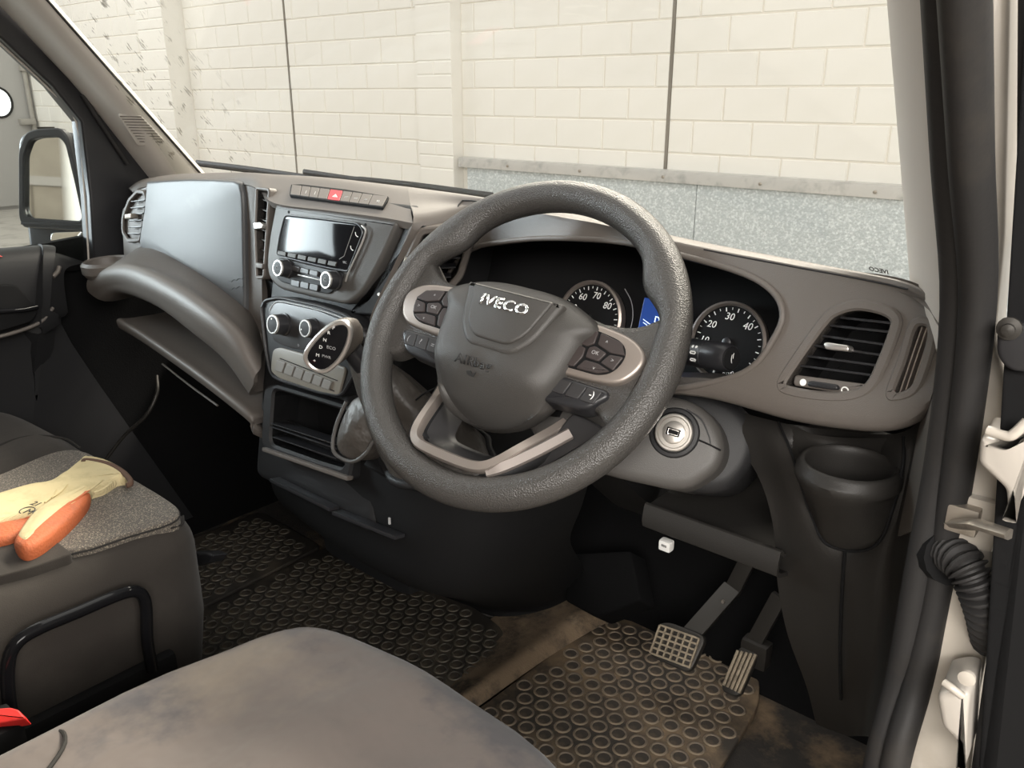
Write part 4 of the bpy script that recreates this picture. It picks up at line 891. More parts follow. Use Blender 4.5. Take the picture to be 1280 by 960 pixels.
# stalk
a, b = V((.50, .815, .795)), AX(914, 448, 'Y', .775); d = (b - a).normalized(); L = (b - a).length
stalk = lathe('indicator_stalk', [(.011, 0), (.012, L * .4), (.0155, L * .5), (.0155, L * .72), (.0150, L * .725), (.0155, L * .73), (.0155, L - .004), (.013, L)], a, d, 'black_satin', colm, 28)
lathe('stalk_cap', [(.0125, 0), (.0115, .0015), (.002, .0015)], b, d, 'black', stalk, 24)
text('stalk_icon', '((', b + d * .0017, (0, 1, .2), (0, 0, 1), .012, 'white_mark', stalk, .0003)
fn = V((-.1, -1, .3)); fn = (fn - d * fn.dot(d)).normalized(); sd = d
for k, (h, nm) in enumerate(((.0085, 'oo'), (.0, '0'), (-.008, '0'))):
    ang = (fn + V((0, 0, 1)) * (h / .0155)).normalized(); ang = (ang - d * ang.dot(d)).normalized()
    q = a + d * (L * .66) + ang * .0157
    yd = ang.cross(d) * -1
    if nm == 'oo':
        for s in (-1, 1): lathe('stalk_mark', [(.0018, 0), (.0014, .0006)], q + d * s * .0028, ang, 'white_mark', stalk, 8)
    else: tube('stalk_mark', [q + d * x * .0032 + yd * y * .0012 for x, y in ((-1, -1), (1, -1), (1.3, 0), (1, 1), (-1, 1), (-1.3, 0))], .0008, 'white_mark', stalk, closed=True, seg=4)
bar('column_tube', V((.40, .70, .79)), V((.39, 1.02, .50)), .10, .10, 'black', colm, bev=.02)

# ================================================================== steering wheel (built in its own plane: u right, v up, w towards the driver)
WC = V((.398, .680, .818)); WA, WB, WR = R_(39.4), R_(7.2), R_(-5.0)
wu = V((math.cos(WB), math.sin(WB), 0)); wn = V((math.sin(WB) * math.cos(WA), -math.cos(WB) * math.cos(WA), math.sin(WA))); wv = wn.cross(wu)
wu, wv = wu * math.cos(WR) + wv * math.sin(WR), wv * math.cos(WR) - wu * math.sin(WR)
def W(u, v, w_=0.0): return WC + wu * u + wv * v + wn * w_
whl = thing('steering_wheel', W(0, -.19), 'black leather-grained steering wheel with silver spokes and airbag hub', 'steering wheel')
RR, TR = .1835, .0195
vs, fs = [], []; NT, NS = 144, 18
for i in range(NT):
    t = 2 * math.pi * i / NT; deg = math.degrees(t)
    def g(c0, s): dd_ = (deg - c0 + 180) % 360 - 180; return math.exp(-(dd_ / s) ** 2)
    bump = .011 * (g(36, 9) + g(144, 9)) - .004 * (g(20, 6) + g(160, 6))
    for k in range(NS):
        ph = 2 * math.pi * k / NS; cr_ = math.cos(ph); rr = RR + TR * .95 * cr_ - (bump * (max(0, -cr_) ** .7) if cr_ < 0 else 0)
        vs.append(W(rr * math.cos(t), rr * math.sin(t), TR * 1.02 * math.sin(ph)))
for i in range(NT):
    for k in range(NS): fs.append((i * NS + k, i * NS + (k + 1) % NS, ((i + 1) % NT) * NS + (k + 1) % NS, ((i + 1) % NT) * NS + k))
mesh('rim', vs, fs, 'leather', whl, 80)
def wpoly(L, w_=0.0, s=1): return [W(u * s, v, w_) for u, v in L]
for s in (1, -1):
    # leather gusset joining rim and hub
    gs = crom([W(u * s, v) for u, v in ((.05, .040), (.10, .041), (.135, .046), (.158, .062), (.176, .07), (.185, .03), (.186, -.02), (.176, -.062), (.158, -.066), (.145, -.062), (.128, -.052), (.09, -.050), (.05, -.05))], 3, closed=True)
    plate('spoke', gs, wn, .004, -.022, .008, 'leather', whl, sharp=50)
    bz = rnd(wpoly([(.06, .036), (.105, .035), (.145, .030), (.166, .014), (.163, -.006), (.148, -.024), (.105, -.028), (.06, -.028)], 0, s), [.001, .02, .02, .012, .012, .016, .02, .001], 5)
    sz = plate('spoke_trim', bz, wn, .012, -.004, .004, 'silver', whl)
    bf = rnd(wpoly([(.062, .028), (.105, .027), (.136, .022), (.146, .008), (.140, -.012), (.125, -.020), (.062, -.021)], 0, s), [.001, .01, .012, .01, .01, .008, .001], 4)
    plate('button_field', bf, wn, .0128, .006, .0005, 'black', sz)
    for L in (((.108, .0255), (.135, .0205), (.1445, .0078), (.128, .0062), (.110, .0115)), ((.128, .0045), (.1435, .006), (.1385, -.011), (.122, -.0065)), ((.104, -.008), (.120, -.008), (.136, -.0125), (.124, -.0185), (.098, -.0195)),
              ((.108, .0095), (.124, .005), (.119, -.006), (.103, -.0055), (.102, .006)), ((.08, .0255), (.105, .0255), (.106, .0115), (.099, .0065), (.08, .009)), ((.08, .007), (.099, .0045), (.1, -.006), (.095, -.0185), (.08, -.0195))):
        plate('wheel_button', rnd(wpoly(L, 0, s), .002, 2), wn, .0150, .010, .0012, 'button_warm', sz)
    for (uu, vv, tx) in ((.119, .016, '^'), (.118, -.014, 'v'), (.112, .002, 'OK'), (.134, -.001, '>'), (.09, .016, '-')):
        text('button_print', tx, W(uu * s, vv, .0151), wu, wv, .006, 'grey_mark', sz, .0002)
    # lower key strip
    ls = rnd(wpoly([(.075, -.030), (.140, -.031), (.144, -.038), (.128, -.056), (.118, -.059), (.075, -.062)], 0, s), .005, 4)
    lk = plate('key_strip', ls, wn, .010, -.014, .004, 'black_satin', whl)
    for k in range(3):
        ua, ub = .082 + k * .0185, .082 + (k + 1) * .0185 - .0015
        plate('strip_key', rnd(wpoly([(ua, -.0345), (ub, -.0345), (ub - .004, -.050), (ua - .003, -.050)], 0, s), .002, 2), wn, .0115, .006, .0008, 'button', lk)
    if s > 0: text('key_print', '-)', W(.127, -.041, .0116), wu, wv, .010, 'white_mark', lk, .0002)
    else:
        for k, tx in enumerate(('(', '?', '=')): text('key_print', tx, W(-.128 + k * .019, -.042, .0116), wu, wv, .009, 'grey_mark', lk, .0002)
# hub: airbag cover with a shouldered top, chin falling away to the bottom
HO = [(0, .056), (.03, .0555), (.06, .051), (.088, .041), (.104, .030), (.103, .020), (.095, .008), (.091, -.015), (.086, -.04), (.074, -.070), (.055, -.094), (.030, -.107), (0, -.111)]
HO = HO + [(-u, v) for u, v in reversed(HO[1:-1])]
ho = crom([V((u, v, 0)) for u, v in HO], 3, closed=True)
lev = [(-.030, .93), (-.018, .985), (.002, 1.0), (.012, .985), (.020, .94), (.026, .86), (.030, .72), (.0325, .5), (.034, .22)]
vs, fs = [], []; N = len(ho)
for w_, s in lev:
    for p in ho:
        u, v = p.x * s, (p.y + .018) * s - .018
        chin = max(0, -v - .054) * .95 * (1 if w_ > 0 else 0) * min(1, max(0, w_) / .02)
        vs.append(W(u, v, w_ - chin))
for k in range(len(lev) - 1):
    for i in range(N): j = (i + 1) % N; fs.append((k * N + i, k * N + j, (k + 1) * N + j, (k + 1) * N + i))
fs.append(tuple((len(lev) - 1) * N + i for i in range(N))); fs.append(tuple(range(N)))
hub = mesh('airbag_cover', vs, fs, 'airbag', whl, 50)
# raised shield with the maker's lettering: a U-shaped shoulder and an inner field
so_ = rnd(wpoly([(-.066, .038), (.066, .038), (.050, -.012), (.030, -.034), (-.030, -.034), (-.050, -.012)]), [.004, .004, .012, .012, .012, .012], 5)
plate('cover_shoulder', so_, wn, .0365, .020, .006, 'airbag', hub)
si_ = rnd(wpoly([(-.054, .036), (.054, .036), (.040, -.008), (.024, -.024), (-.024, -.024), (-.040, -.008)]), [.004, .004, .010, .010, .010, .010], 5)
plate('cover_field', si_, wn, .0395, .030, .003, 'airbag', hub)
text('hub_lettering', 'IVECO', W(-.002, .018, .0390), wu, wv, .0215, 'chrome', hub, .0022, shear=.0, bold=.022, spacing=1.08, squash=.82)
for k, ch in enumerate('AIRbag'):
    f_ = k / 5; q, nq = hit(hub, 574.5 + 37 * f_, 448 + 10 * f_, .0010); q2, _n = hit(hub, 576.5 + 37 * f_, 448.6 + 10 * f_, .0010)
    xq = (q2 - q).normalized(); yq = nq.cross(xq); text('airbag_letter', ch, q, xq, yq, .0145, 'dark_mark', hub, .0008, bold=.02)
q, nq = hit(hub, 589, 467, .0006); xq = (wu - nq * wu.dot(nq)).normalized(); yq = nq.cross(xq)
plate('airbag_icon', [q + xq * a + yq * b for a, b in ((-.006, .002), (-.001, .003), (.001, .0005), (.006, .003), (.004, -.003), (-.002, -.0025), (-.005, -.001))], nq, .0006, -.002, 0, 'dark_mark', hub)
# lower twin spoke: two legs and the silver U between them, dark web behind
ub = [W(-.084, -.066, -.034), W(-.078, -.085, -.026), W(-.064, -.125, .000), W(-.057, -.143, .008), W(-.046, -.152, .011), W(-.030, -.1545, .012), W(.0, -.1555, .012), (W(.030, -.1545, .012)), W(.046, -.150, .011), W(.057, -.139, .007), W(.068, -.120, -.001), W(.082, -.085, -.024), W(.088, -.068, -.034)]
uc = crom(ub, 4)
strip('spoke_bezel', uc, wn, .0062, .005, 'silver', whl)
inn_u = [p_ + (W(-.001, -.09, 0) - p_) * .10 - wn * .010 for p_ in uc]; deep = [p_ + (W(-.001, -.085, 0) - p_) * .34 - wn * .040 for p_ in uc]
NN = len(uc); mesh('bezel_web', inn_u + deep, [(i, i + 1, NN + i + 1, NN + i) for i in range(NN - 1)], 'button', whl)
for s, L in ((-1, ub[:5]), (1, ub[8:])):
    tube('lower_spoke', crom([p_ + wu * s * .006 - wn * .016 for p_ in L], 4), .0125, 'dash_dark', whl, seg=10, sq=(1.0, 1.2))
strip('spoke_blade', crom([W(.050, -.154, .009), W(.066, -.140, .005), W(.086, -.112, -.007), W(.106, -.080, -.020)], 5), wn + wu * .5, .0065, .004, 'silver_dark', whl)
plate('spoke_skirt', rnd([W(u, v, -.028) for u, v in ((.095, -.055), (.145, -.062), (.100, -.142), (.062, -.160))], .008, 3), wn, .004, -.02, .004, 'button', whl)
lathe('column_boss', [(.045, -.10), (.05, -.03), (.05, -.015)], WC, wn, 'black', whl, 28)

# ================================================================== gear selector with leather gaiter
gear = thing('gear_lever', (.19, .74, .62), 'automatic gear lever with egg-shaped chrome-edged knob and leather gaiter', 'gear lever')
GP = plane3(AX(425, 405, 'Y', .615), AX(390, 462, 'Y', .60), AX(452, 430, 'Y', .632))
gc = GP.at(411, 434)
egg = crom(pts(GP, [(427, 403), (435, 406), (438, 415), (434, 432), (424, 450), (408, 463), (393, 461), (383, 450), (384, 438), (398, 420), (414, 407)]), 3, closed=True)
vs, fs = [], []; N = len(egg); ce = sum(egg, V()) / N; back_ = V((.035, .065, -.06))
axd = -GP.n
lv = [(0.0, 1.0, 0), (.003, 1.07, 0), (.012, 1.10, .05), (.030, 1.02, .25), (.050, .80, .55), (.065, .55, .85), (.075, .38, 1.0)]
for h, s, f in lv:
    for p in egg: vs.append(ce + (p - ce) * s + axd * h + V((.012, .0, -.028)) * f)
for k in range(len(lv) - 1):
    for i in range(N): j = (i + 1) % N; fs.append((k * N + i, k * N + j, (k + 1) * N + j, (k + 1) * N + i))
fs.append(tuple(range(N))); fs.append(tuple((len(lv) - 1) * N + i for i in range(N)))
kn = mesh('knob', vs, fs, 'dash', gear, 60)
ring_plate('knob_rim', inset(egg, GP.n, -.003), inset(egg, GP.n, .003), GP.n, .003, -.003, .0015, 'silver_bright', kn)
plate('knob_face', inset(egg, GP.n, .003), GP.n, .002, -.003, .0008, 'black_gloss', kn, crown=.002)
gx = (GP.at(425, 440) - GP.at(400, 434)).normalized(); gy = (GP.at(424, 410) - GP.at(398, 455)).normalized()
for k, (tx, x, y) in enumerate((('P', 421, 410), ('R', 415, 416), ('N', 410, 425), ('D', 405, 434), ('M', 401, 444), ('+', 397, 451))): text('shift_letter', tx, GP.at(x - 4, y, .0042), gx, gy, .0065, 'white_mark', kn, .0003)
text('mode_print', 'ECO', GP.at(414, 435, .0042), gx, gy, .006, 'grey_mark', kn, .0003); text('mode_print', 'PWR', GP.at(408, 446, .0040), gx, gy, .0055, 'grey_mark', kn, .0003)
kb = ce + axd * .07 + V((.012, 0, -.028)); base = V((.165, .735, .60))
tube('lever_rod', [kb + axd * -.015, kb.lerp(base, .5), base], .014, 'black_satin', gear, seg=14)
# gaiter: folded leather bag spreading from the rod to the console mouth
gr_ = []
for k, (f, r) in enumerate(((.05, .020), (.2, .030), (.38, .045), (.55, .050), (.72, .068), (.88, .078), (1.0, .082))):
    c0 = kb.lerp(V((.185, .755, .585)), f); ring = []
    for i in range(40):
        a = 2 * math.pi * i / 40; rr = r * (1 + .06 * math.sin(4 * a + k * 1.3) * f + .035 * math.sin(7 * a - k))
        ring.append(c0 + V((math.cos(a) * rr * 1.15, math.sin(a) * rr * .8, math.sin(a) * rr * .25 + .004 * math.sin(3 * a + k))))
    gr_.append(ring)
vs = [p for r in gr_ for p in r]; fs = []
for k in range(len(gr_) - 1):
    for i in range(40): j = (i + 1) % 40; fs.append((k * 40 + i, k * 40 + j, (k + 1) * 40 + j, (k + 1) * 40 + i))
gg = mesh('gaiter', vs, fs, 'gaiter', gear, 70)
md = gg.modifiers.new('s', 'SUBSURF'); md.levels = 1; md.render_levels = 1; bpy.context.view_layer.update(); bake(gg, 70)
fr0 = gr_[-1]
tube('gaiter_frame', fr0, .007, 'dash_dark', gear, closed=True, seg=8)
PG = PL((.09, .672, .60), (.15, -1, .35))
po_ = crom(pts(PG, [(436, 500), (424, 522), (417, 545), (418, 562), (428, 573), (442, 576), (456, 567), (466, 548), (476, 520), (470, 500), (452, 494)]), 3, closed=True)
plate('gaiter_pouch', po_, PG.n, .0, -.05, .012, 'gaiter', gear, crown=.012, sharp=70)
tube('gaiter_frame_trim', crom(pts(PG, [(433, 502), (421, 530), (416, 556), (421, 569), (440, 577), (457, 567), (467, 550)], -.004), 5), .0030, 'dash_stack', gear, seg=10)
tube('gaiter_seam', crom([AX(520, 500, 'Y', .70), AX(530, 492, 'Y', .72), AX(546, 484, 'Y', .74)], 4), .0012, 'black', gear, seg=5)
sheet('lever_plinth', [[V((.09, .705, .553)), V((.20, .70, .553)), V((.285, .75, .553))], [V((.09, .705, .565)), V((.20, .70, .57)), V((.285, .75, .575))], [V((.09, .78, .60)), V((.2, .78, .60)), V((.29, .80, .60))], [V((.09, .92, .62)), V((.2, .92, .62)), V((.29, .92, .62))]], 'black', gear, 4, 4, .008)

# ================================================================== pedals
def pad_plane(c, n): return PL(c, n)
bp = thing('brake_pedal', AX(850, 812, 'Z', .12), 'square brake pedal with a grid of worn studs', 'pedal')
BPn = V((.05, -.80, .60)); BP = PL(AX(846, 808, 'Z', .13), BPn)
bo = rnd(pts(BP, [(824, 779), (838, 778), (877, 793), (882, 800), (866, 836), (858, 841), (816, 822), (811, 814)]), .010, 4)
plate('pedal_pad', bo, BP.n, .002, -.012, .003, 'steel_dark', bp)
cen = sum(bo, V()) / len(bo)
e1 = (BP.at(878, 798) - BP.at(826, 780)); e2 = (BP.at(814, 818) - BP.at(826, 780)); o0 = BP.at(826, 780)
for i in range(7):
    f = (i + .0) / 6; bar('pad_rib', o0 + e1 * (f * .94 + .02) + e2 * .04 + BP.n * .006, o0 + e1 * (f * .94 + .0) + e2 * .98 + BP.n * .006, .0035, .006, 'pedal_metal', bp, up=BP.n, bev=.001)
for i in range(6):
    f = i / 5; bar('pad_rib', o0 + e2 * (f * .92 + .04) + e1 * .02 + BP.n * .006, o0 + e2 * (f * .92 + .04) + e1 * .96 + BP.n * .006, .0035, .006, 'pedal_metal', bp, up=BP.n, bev=.001)
ar = [BP.at(862, 795, -.012), AX(885, 765, 'Y', 1.26), AX(915, 735, 'Y', 1.28), AX(940, 690, 'Y', 1.30)]
bar('pedal_arm', ar[0], ar[2], .034, .012, 'steel_dark', bp, up=(0, -1, .3), bev=.003); bar('pedal_arm', ar[2] + V((0, 0, -.01)), ar[3], .03, .012, 'steel_dark', bp, up=(0, -1, .3), bev=.003)
for x, y in ((884, 781), (904, 752)): lathe('arm_bolt', [(.004, 0), (.003, .003)], AX(x, y, 'Y', 1.235), (0, -1, .3), 'steel', bp, 8)
ap = thing('accelerator_pedal', AX(915, 862, 'Z', .05), 'narrow accelerator pedal with worn lengthwise ribs', 'pedal')
AP = PL(AX(925, 836, 'Z', .11), (.0, -.78, .63))
ao = rnd(pts(AP, [(922, 812), (932, 806), (948, 812), (946, 822), (926, 868), (918, 871), (903, 864), (902, 856)]), .006, 4)
plate('pedal_pad', ao, AP.n, .002, -.012, .003, 'steel_dark', ap)
for i in range(5):
    f = i / 4; bar('pad_rib', AP.at(923 + 22 * f, 813 + 5 * f, .006), AP.at(905 + 19 * f, 857 + 9.5 * f, .006), .005, .008, 'pedal_metal', ap, up=AP.n, bev=.0015)
bar('pedal_arm', AP.at(938, 812, -.01), AX(975, 745, 'Y', 1.25), .028, .014, 'steel_dark', ap, up=(0, -1, .3), bev=.003)
box('pedal_foot', AP.at(945, 815, -.015), (.05, .03, .05), 'steel_dark', ap, .008)
# ================================================================== floor mats with ring studs
def torus_mesh(nm, R, r, m, seg=14, rs=5, sq=.8):
    vs, fs = [], []
    for i in range(seg):
        a = 2 * math.pi * i / seg
        for k in range(rs): b = 2 * math.pi * k / rs; vs.append(((R + r * math.cos(b)) * math.cos(a), (R + r * math.cos(b)) * math.sin(a), r * sq * math.sin(b)))
    for i in range(seg):
        for k in range(rs): fs.append((i * rs + k, ((i + 1) % seg) * rs + k, ((i + 1) % seg) * rs + (k + 1) % rs, i * rs + (k + 1) % rs))
    c0 = len(vs); vs += [((R - r * .3) * math.cos(2 * math.pi * i / seg), (R - r * .3) * math.sin(2 * math.pi * i / seg), -r * .15) for i in range(seg)]; fs.append(tuple(range(c0, c0 + seg)))
    me = bpy.data.meshes.new(nm); me.from_pydata(vs, [], fs); me.materials.append(MATS[m]); me.materials.append(MATS['mat_hole']); me.polygons.foreach_set('use_smooth', [True] * len(me.polygons))
    me.polygons[len(fs) - 1].material_index = 1; return me
def inside(x, y, poly):
    c = False; n = len(poly)
    for i in range(n):
        a, b = poly[i], poly[i - 1]
        if (a.y > y) != (b.y > y) and x < (b.x - a.x) * (y - a.y) / (b.y - a.y) + a.x: c = not c
    return c
def floor_mat(outline, zt, m, ring, sp, label, ang=0.0, vis=None, rr=.0125, limit=300):
    c = sum(outline, V()) / len(outline); t = thing('floor_mat', (c.x, c.y, 0), label, 'floor mat')
    plate('mat_sheet', outline, (0, 0, 1), zt, -.008, .003, m, t)
    me = torus_mesh('ring_stud', rr, .0026, ring); inn_ = inset(outline, (0, 0, 1), rr + .006); cnt = 0; cand = []
    for i in range(-60, 60):
        for j in range(-60, 60):
            x0 = (i + (.5 if j % 2 else 0)) * sp; y0 = j * sp * .866; x = c.x + x0 * math.cos(ang) - y0 * math.sin(ang); y = c.y + x0 * math.sin(ang) + y0 * math.cos(ang)
            if inside(x, y, inn_) and (vis is None or vis(x, y)): cand.append((-(V((x, y, 0)) - CAM).length, x, y))
    cand.sort(reverse=True)
    for _, x, y in cand[:limit]:
        o = bpy.data.objects.new('ring_stud', me); COL.objects.link(o); o.location = V((x, y, zt + .0005)) - V((c.x, c.y, 0)); o.parent = t
    return t
mo_ = rnd([V((.112, .70, 0)), V((.118, .95, 0)), V((.125, 1.30, 0)), V((.30, 1.36, 0)), V((.47, 1.33, 0)), V((.505, 1.25, 0)), V((.522, 1.08, 0)), V((.53, .70, 0))], .03, 4)
floor_mat(mo_, .004, 'mat_rubber', 'mat_ring', .0375, 'dirty rubber floor mat with ring studs under the pedals', R_(12), lambda x, y: y > .78, .0138)
m2 = rnd([V((-.545, .55, 0)), V((-.572, 1.08, 0)), V((-.3, 1.115, 0)), V((-.12, 1.135, 0)), V((.0, 1.115, 0)), V((.045, 1.05, 0)), V((.060, .96, 0)), V((.055, .55, 0))], .035, 4)
floor_mat(m2, .004, 'mat_black', 'mat_black_ring', .0345, 'black rubber floor mat with ring studs below the centre console', R_(8), lambda x, y: y > .66)
m3 = rnd([V((-.86, .55, 0)), V((-.86, 1.08, 0)), V((-.583, 1.075, 0)), V((-.556, .55, 0))], .02, 4)
floor_mat(m3, .003, 'mat_black', 'mat_black_ring', .0345, 'black rubber floor mat with ring studs in the passenger footwell', R_(8), lambda x, y: y > .66)
# tan carpet ridge between the mats, foot rest
sheet('tunnel_carpet', [[V((.052, .80, -.004)), V((-.06, 1.13, -.004)), V((-.02, 1.25, .0)), V((.03, 1.33, .02))], [V((.066, .80, .012)), V((.045, 1.09, .010)), V((.06, 1.25, .02)), V((.09, 1.33, .03))], [V((.088, .80, .024)), V((.095, 1.08, .024)), V((.11, 1.25, .035)), V((.135, 1.33, .045))], [V((.110, .80, .003)), V((.120, 1.08, .003)), V((.145, 1.25, .01)), V((.18, 1.33, .02))]], 'carpet_tan', van, 5, 5, .004)
pl_ = plane3(AX(716, 692, 'Y', 1.30), AX(790, 688, 'Y', 1.30), AX(740, 760, 'Y', 1.22))
plate('foot_rest', rnd(pts(pl_, [(715, 692), (788, 688), (800, 750), (745, 772), (705, 750)]), .01), pl_.n, .0, -.05, .006, 'carpet_dark', van)

# ================================================================== seats
def cushion(name, out, z0, z1, r, m, parent, crown=.0, tilt=None, steps=6, wrinkle=0.0, sub=1):
    """upholstered block from a plan outline: rounded upper edge, crowned top"""
    n = V((0, 0, 1)); rings = [[V((p.x, p.y, z0)) for p in inset(out, n, r * .25)], [V((p.x, p.y, z0 + (z1 - z0) * .35)) for p in out]]
    for k in range(steps + 1):
        a = math.pi / 2 * k / steps; rings.append([V((p.x, p.y, z1 - r + r * math.sin(a))) for p in inset(out, n, r * (1 - math.cos(a)))])
    top = rings[-1]; c = sum(top, V()) / len(top)
    for f in (.25, .5, .75, .95): rings.append([V((p.x + (c.x - p.x) * f, p.y + (c.y - p.y) * f, z1 + crown * (1 - (1 - f) ** 2))) for p in top])
    if tilt:
        for rg in rings[2:]:
            for p in rg: p.z += tilt(p)
    N = len(out); vs = [p for rg in rings for p in rg]; fs = []
    for k in range(len(rings) - 1):
        for i in range(N): j = (i + 1) % N; fs.append((k * N + i, k * N + j, (k + 1) * N + j, (k + 1) * N + i))
    fs.append(tuple((len(rings) - 1) * N + i for i in range(N))); fs.append(tuple(range(N)))
    o = mesh(name, vs, fs, m, parent, 70)
    return o
ds = thing('driver_seat', (.42, .2, 0), 'driver seat cushion in a smooth worn grey-brown fabric cover', 'seat')
do = crom([V(p) for p in ((.70, -.30, 0), (.705, .10, 0), (.70, .35, 0), (.68, .47, 0), (.60, .528, 0), (.43, .545, 0), (.28, .528, 0), (.20, .48, 0), (.163, .38, 0), (.150, .10, 0), (.150, -.30, 0))], 5, closed=True)
random.seed(3)
def dt(p): return .014 * math.sin((p.x * .8 + p.y * .6) * 26) * math.exp(-((p.x - .33) / .10) ** 2 - ((p.y - .30) / .16) ** 2) + .006 * math.sin(p.x * 40 + p.y * 9) * math.exp(-((p.y - .42) / .10) ** 2) - .02 * math.exp(-((p.x - .235) / .045) ** 2 - ((p.y - .20) / .10) ** 2)
cushion('seat_cushion', do, .30, .470, .055, 'seat_cover', ds, .012, dt)
tube('cover_seam', crom([V((.158, .20, .425)), V((.185, .215, .458)), V((.22, .205, .464)), V((.26, .15, .466)), V((.29, .06, .470))], 5), .0022, 'seam', ds, seg=6)
box('seat_base', (.43, .12, .16), (.44, .56, .30), 'black', ds, .02)
sheet('seat_back', [[V((x, -.06 + .04 * abs(s), .45)) for s, x in ((-1, .17), (0, .43), (1, .69))], [V((x, -.15 + .06 * abs(s), .8)) for s, x in ((-1, .17), (0, .43), (1, .69))], [V((x, -.25 + .03 * abs(s), 1.2)) for s, x in ((-1, .2), (0, .43), (1, .66))]], 'seat_cover', ds, 4, 4, .07)
ps = thing('passenger_seat', (-.46, .2, 0), 'double passenger bench in dark fabric with speckled seat inserts', 'seat')
po = crom([V(p) for p in ((-.09, -.30, 0), (-.085, .10, 0), (-.078, .38, 0), (-.085, .48, 0), (-.13, .535, 0), (-.25, .552, 0), (-.45, .553, 0), (-.66, .548, 0), (-.82, .53, 0), (-.865, .46, 0), (-.875, .10, 0), (-.875, -.30, 0))], 5, closed=True)
def pt_(p): return -.010 * math.exp(-((p.x + .47) / .05) ** 2) + .006 * math.exp(-((p.y - .50) / .05) ** 2)
cushion('seat_cushion', po, .22, .470, .05, 'seat_fabric', ps, .002, pt_)
ZP = PL((0, 0, .474), (0, 0, 1))
def on_seat(L, z=.474): return [AX(x, y, 'Z', z) for x, y in L]
ins = crom(on_seat([(-70, 622), (0, 597), (50, 575), (82, 566), (112, 570), (165, 601), (205, 625), (224, 641), (214, 655), (160, 672), (90, 693), (30, 690), (-70, 735)], .476), 3, closed=True)
i1 = plate('seat_insert', ins, (0, 0, 1), .006, -.02, .004, 'seat_speckle', ps, sharp=60)
tube('insert_piping', [p + V((0, 0, .0005)) for p in ins], .0016, 'seam', i1, closed=True, seg=6)
fl = rnd(on_seat([(-70, 690), (20, 668), (65, 674), (92, 694), (40, 712), (-70, 742)], .480), .01)
plate('insert_panel', fl, (0, 0, 1), .0035, -.012, .0025, 'seat_fabric', ps)
tube('bolster_seam', crom(on_seat([(-60, 590), (0, 556), (40, 545), (80, 548), (100, 560)], .474), 5), .002, 'seam', ps, seg=6)
tube('bolster_seam', crom([AX(214, 660, 'Z', .470), AX(228, 655, 'Z', .462), AX(229, 645, 'Z', .466)], 5), .0018, 'seam', ps, seg=6)
box('seat_base', (-.47, .10, .11), (.74, .66, .22), 'black', ps, .02)
sheet('seat_back', [[V((x, -.02, .45)) for x in (-.86, -.47, -.09)], [V((x, -.08, .8)) for x in (-.86, -.47, -.09)], [V((x, -.16, 1.2)) for x in (-.85, -.47, -.11)]], 'seat_fabric', ps, 4, 4, .07)
# grab / release bar on the bench side, lever at its front
HX = -.048
hb = [AX(x, y, 'X', HX) for x, y in ((12, 880), (10, 830), (22, 803), (50, 785), (100, 764), (150, 743), (172, 740), (182, 755), (184, 800))]
tube('side_bar', crom([hb[0] + V((0, 0, -.06))] + hb + [hb[-1] + V((0, 0, -.05))], 6), .0085, 'black_gloss', ps, seg=12)
box('side_plate', (-.068, .20, .24), (.02, .50, .12), 'black', ps, .008)
lv_ = AX(258, 695, 'Y', .575); plate('release_lever', rnd([AX(x, y, 'Y', .575) for x, y in ((236, 690), (262, 690), (271, 694), (264, 703), (240, 709))], .004), (0, -1, .3), .006, -.02, .003, 'black_satin', ps)

# ================================================================== seat belt buckle
bkl = thing('seat_belt_buckle', AX(10, 930, 'Z', .34), 'black seat belt buckle with red button beside the driver seat', 'buckle')
q = AX(8, 899, 'Z', .40)
box('buckle_body', q + V((-.02, -.015, -.035)), (.055, .06, .05), 'black', bkl, .008)
pb = plane3(AX(0, 890, 'Z', .402), AX(32, 893, 'Z', .402), AX(0, 906, 'Z', .396))
plate('release_button', rnd(pts(pb, [(-40, 889), (14, 885), (24, 888), (33, 899), (0, 905), (-40, 911)]), .003), pb.n, .002, -.014, .002, 'red_plastic', bkl)
tube('buckle_stalk', [q + V((-.02, -.02, -.06)), q + V((-.03, -.03, -.36))], .012, 'black', bkl, seg=8)

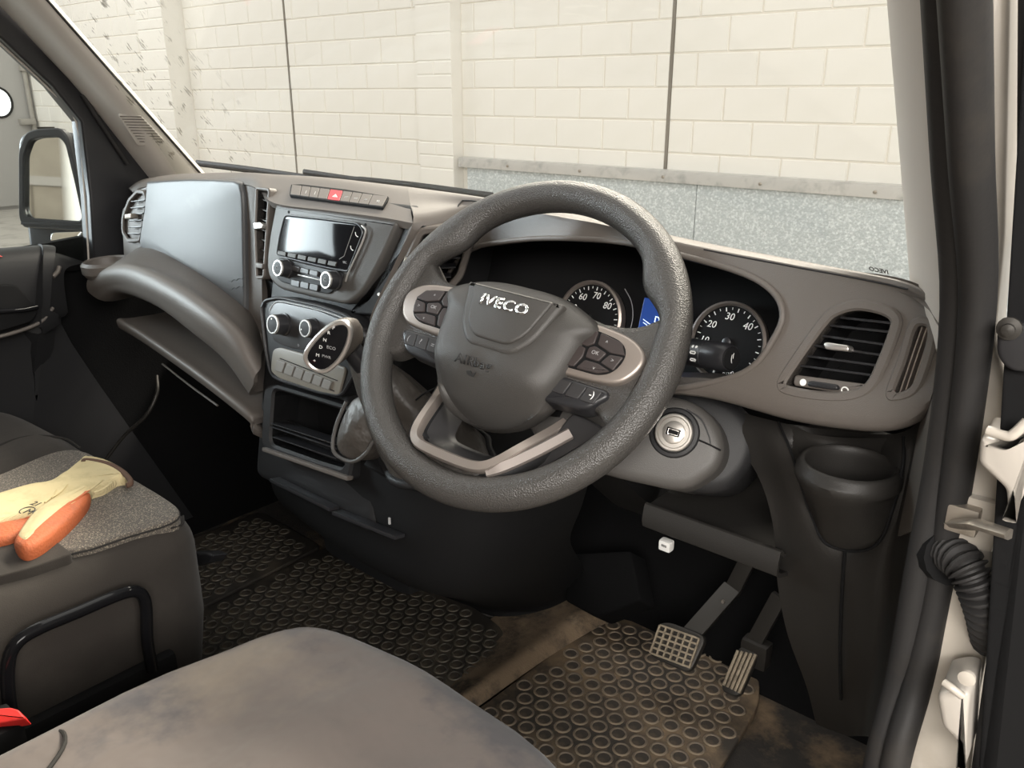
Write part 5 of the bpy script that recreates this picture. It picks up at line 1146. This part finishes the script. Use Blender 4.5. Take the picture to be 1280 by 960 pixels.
# ================================================================== work glove on the bench
gv = thing('work_glove', AX(70, 640, 'Z', .482), 'cream knitted work glove with orange rubber palm lying on the bench', 'glove')
GZ_ = .486
def gp_(L, z=GZ_): return [AX(x, y, 'Z', z) for x, y in L]
def puff(nm, L, h, m, r=.010, crown=.006, par=None, z=GZ_):
    out = crom(gp_(L, z), 4, closed=True); out = [V((p.x, p.y, 0)) for p in out]; return cushion(nm, out, z - .006, z + h, r, m, par or gv, crown)
hand = puff('glove_hand', [(106, 579), (132, 582), (158, 595), (159, 603), (147, 606), (131, 616), (114, 622), (92, 636), (60, 648), (30, 655), (0, 662), (-50, 676), (-60, 650), (-30, 636), (0, 626), (40, 614), (64, 610), (78, 601), (98, 590)], .016, 'glove_cream', .009, .005)
puff('palm_coating', [(52, 650), (40, 668), (15, 678), (0, 682), (-50, 694), (-58, 676), (0, 661), (30, 655)], .012, 'glove_orange', .008, .003, hand)
th = puff('glove_thumb', [(113, 621), (112, 632), (88, 656), (58, 682), (36, 695), (24, 690), (26, 680), (40, 660), (56, 646), (84, 632)], .024, 'glove_cream', .011, .004, hand)
puff('thumb_coating', [(113, 625), (110, 637), (88, 662), (58, 688), (36, 699), (23, 696), (20, 688), (28, 675), (42, 668), (62, 659), (88, 643)], .021, 'glove_orange', .010, .003, hand, GZ_ + .001)
tube('cuff_binding', crom(gp_([(104, 579), (108, 575.5), (134, 580), (152, 589), (162, 599), (163, 605), (158, 607)], GZ_ + .015), 4), .0045, 'glove_cuff', gv, seg=8)
for k, (a, b) in enumerate((((128, 600), (104, 616)), ((140, 603), (118, 616)), ((84, 606), (64, 622)), ((70, 612), (56, 628)))):
    tube('knit_rib', crom(gp_([a, ((a[0] + b[0]) / 2 + 1, (a[1] + b[1]) / 2 + 1), b], GZ_ + .0205), 4), .0016, 'glove_cream', hand, seg=6)
gxd = AX(60, 640, 'Z', .51) - AX(35, 634, 'Z', .51); gyd = AX(45, 622, 'Z', .51) - AX(45, 640, 'Z', .51)
for (x, y, r) in ((34, 638, .011), (51, 640, .011)):
    c = AX(x, y, 'Z', GZ_ + .0212); tube('print_ring', [c + V((math.cos(a) * r, math.sin(a) * r * .9, 0)) for a in [i * math.pi / 9 + .4 for i in range(14 if x < 40 else 18)]], .0008, 'dark_mark', hand, seg=4)
text('glove_print', 'M', AX(36, 640, 'Z', GZ_ + .0212), gxd, gyd, .018, 'dark_mark', hand, .0005); text('glove_print', 'S', AX(51, 641, 'Z', GZ_ + .0212), gxd, gyd, .014, 'dark_mark', hand, .0005); text('glove_print', '10', AX(59, 633, 'Z', GZ_ + .0212), gxd, gyd, .009, 'dark_mark', hand, .0005); text('glove_print', '21', AX(45, 630, 'Z', GZ_ + .0212), gxd, gyd, .016, 'dark_mark', hand, .0005)
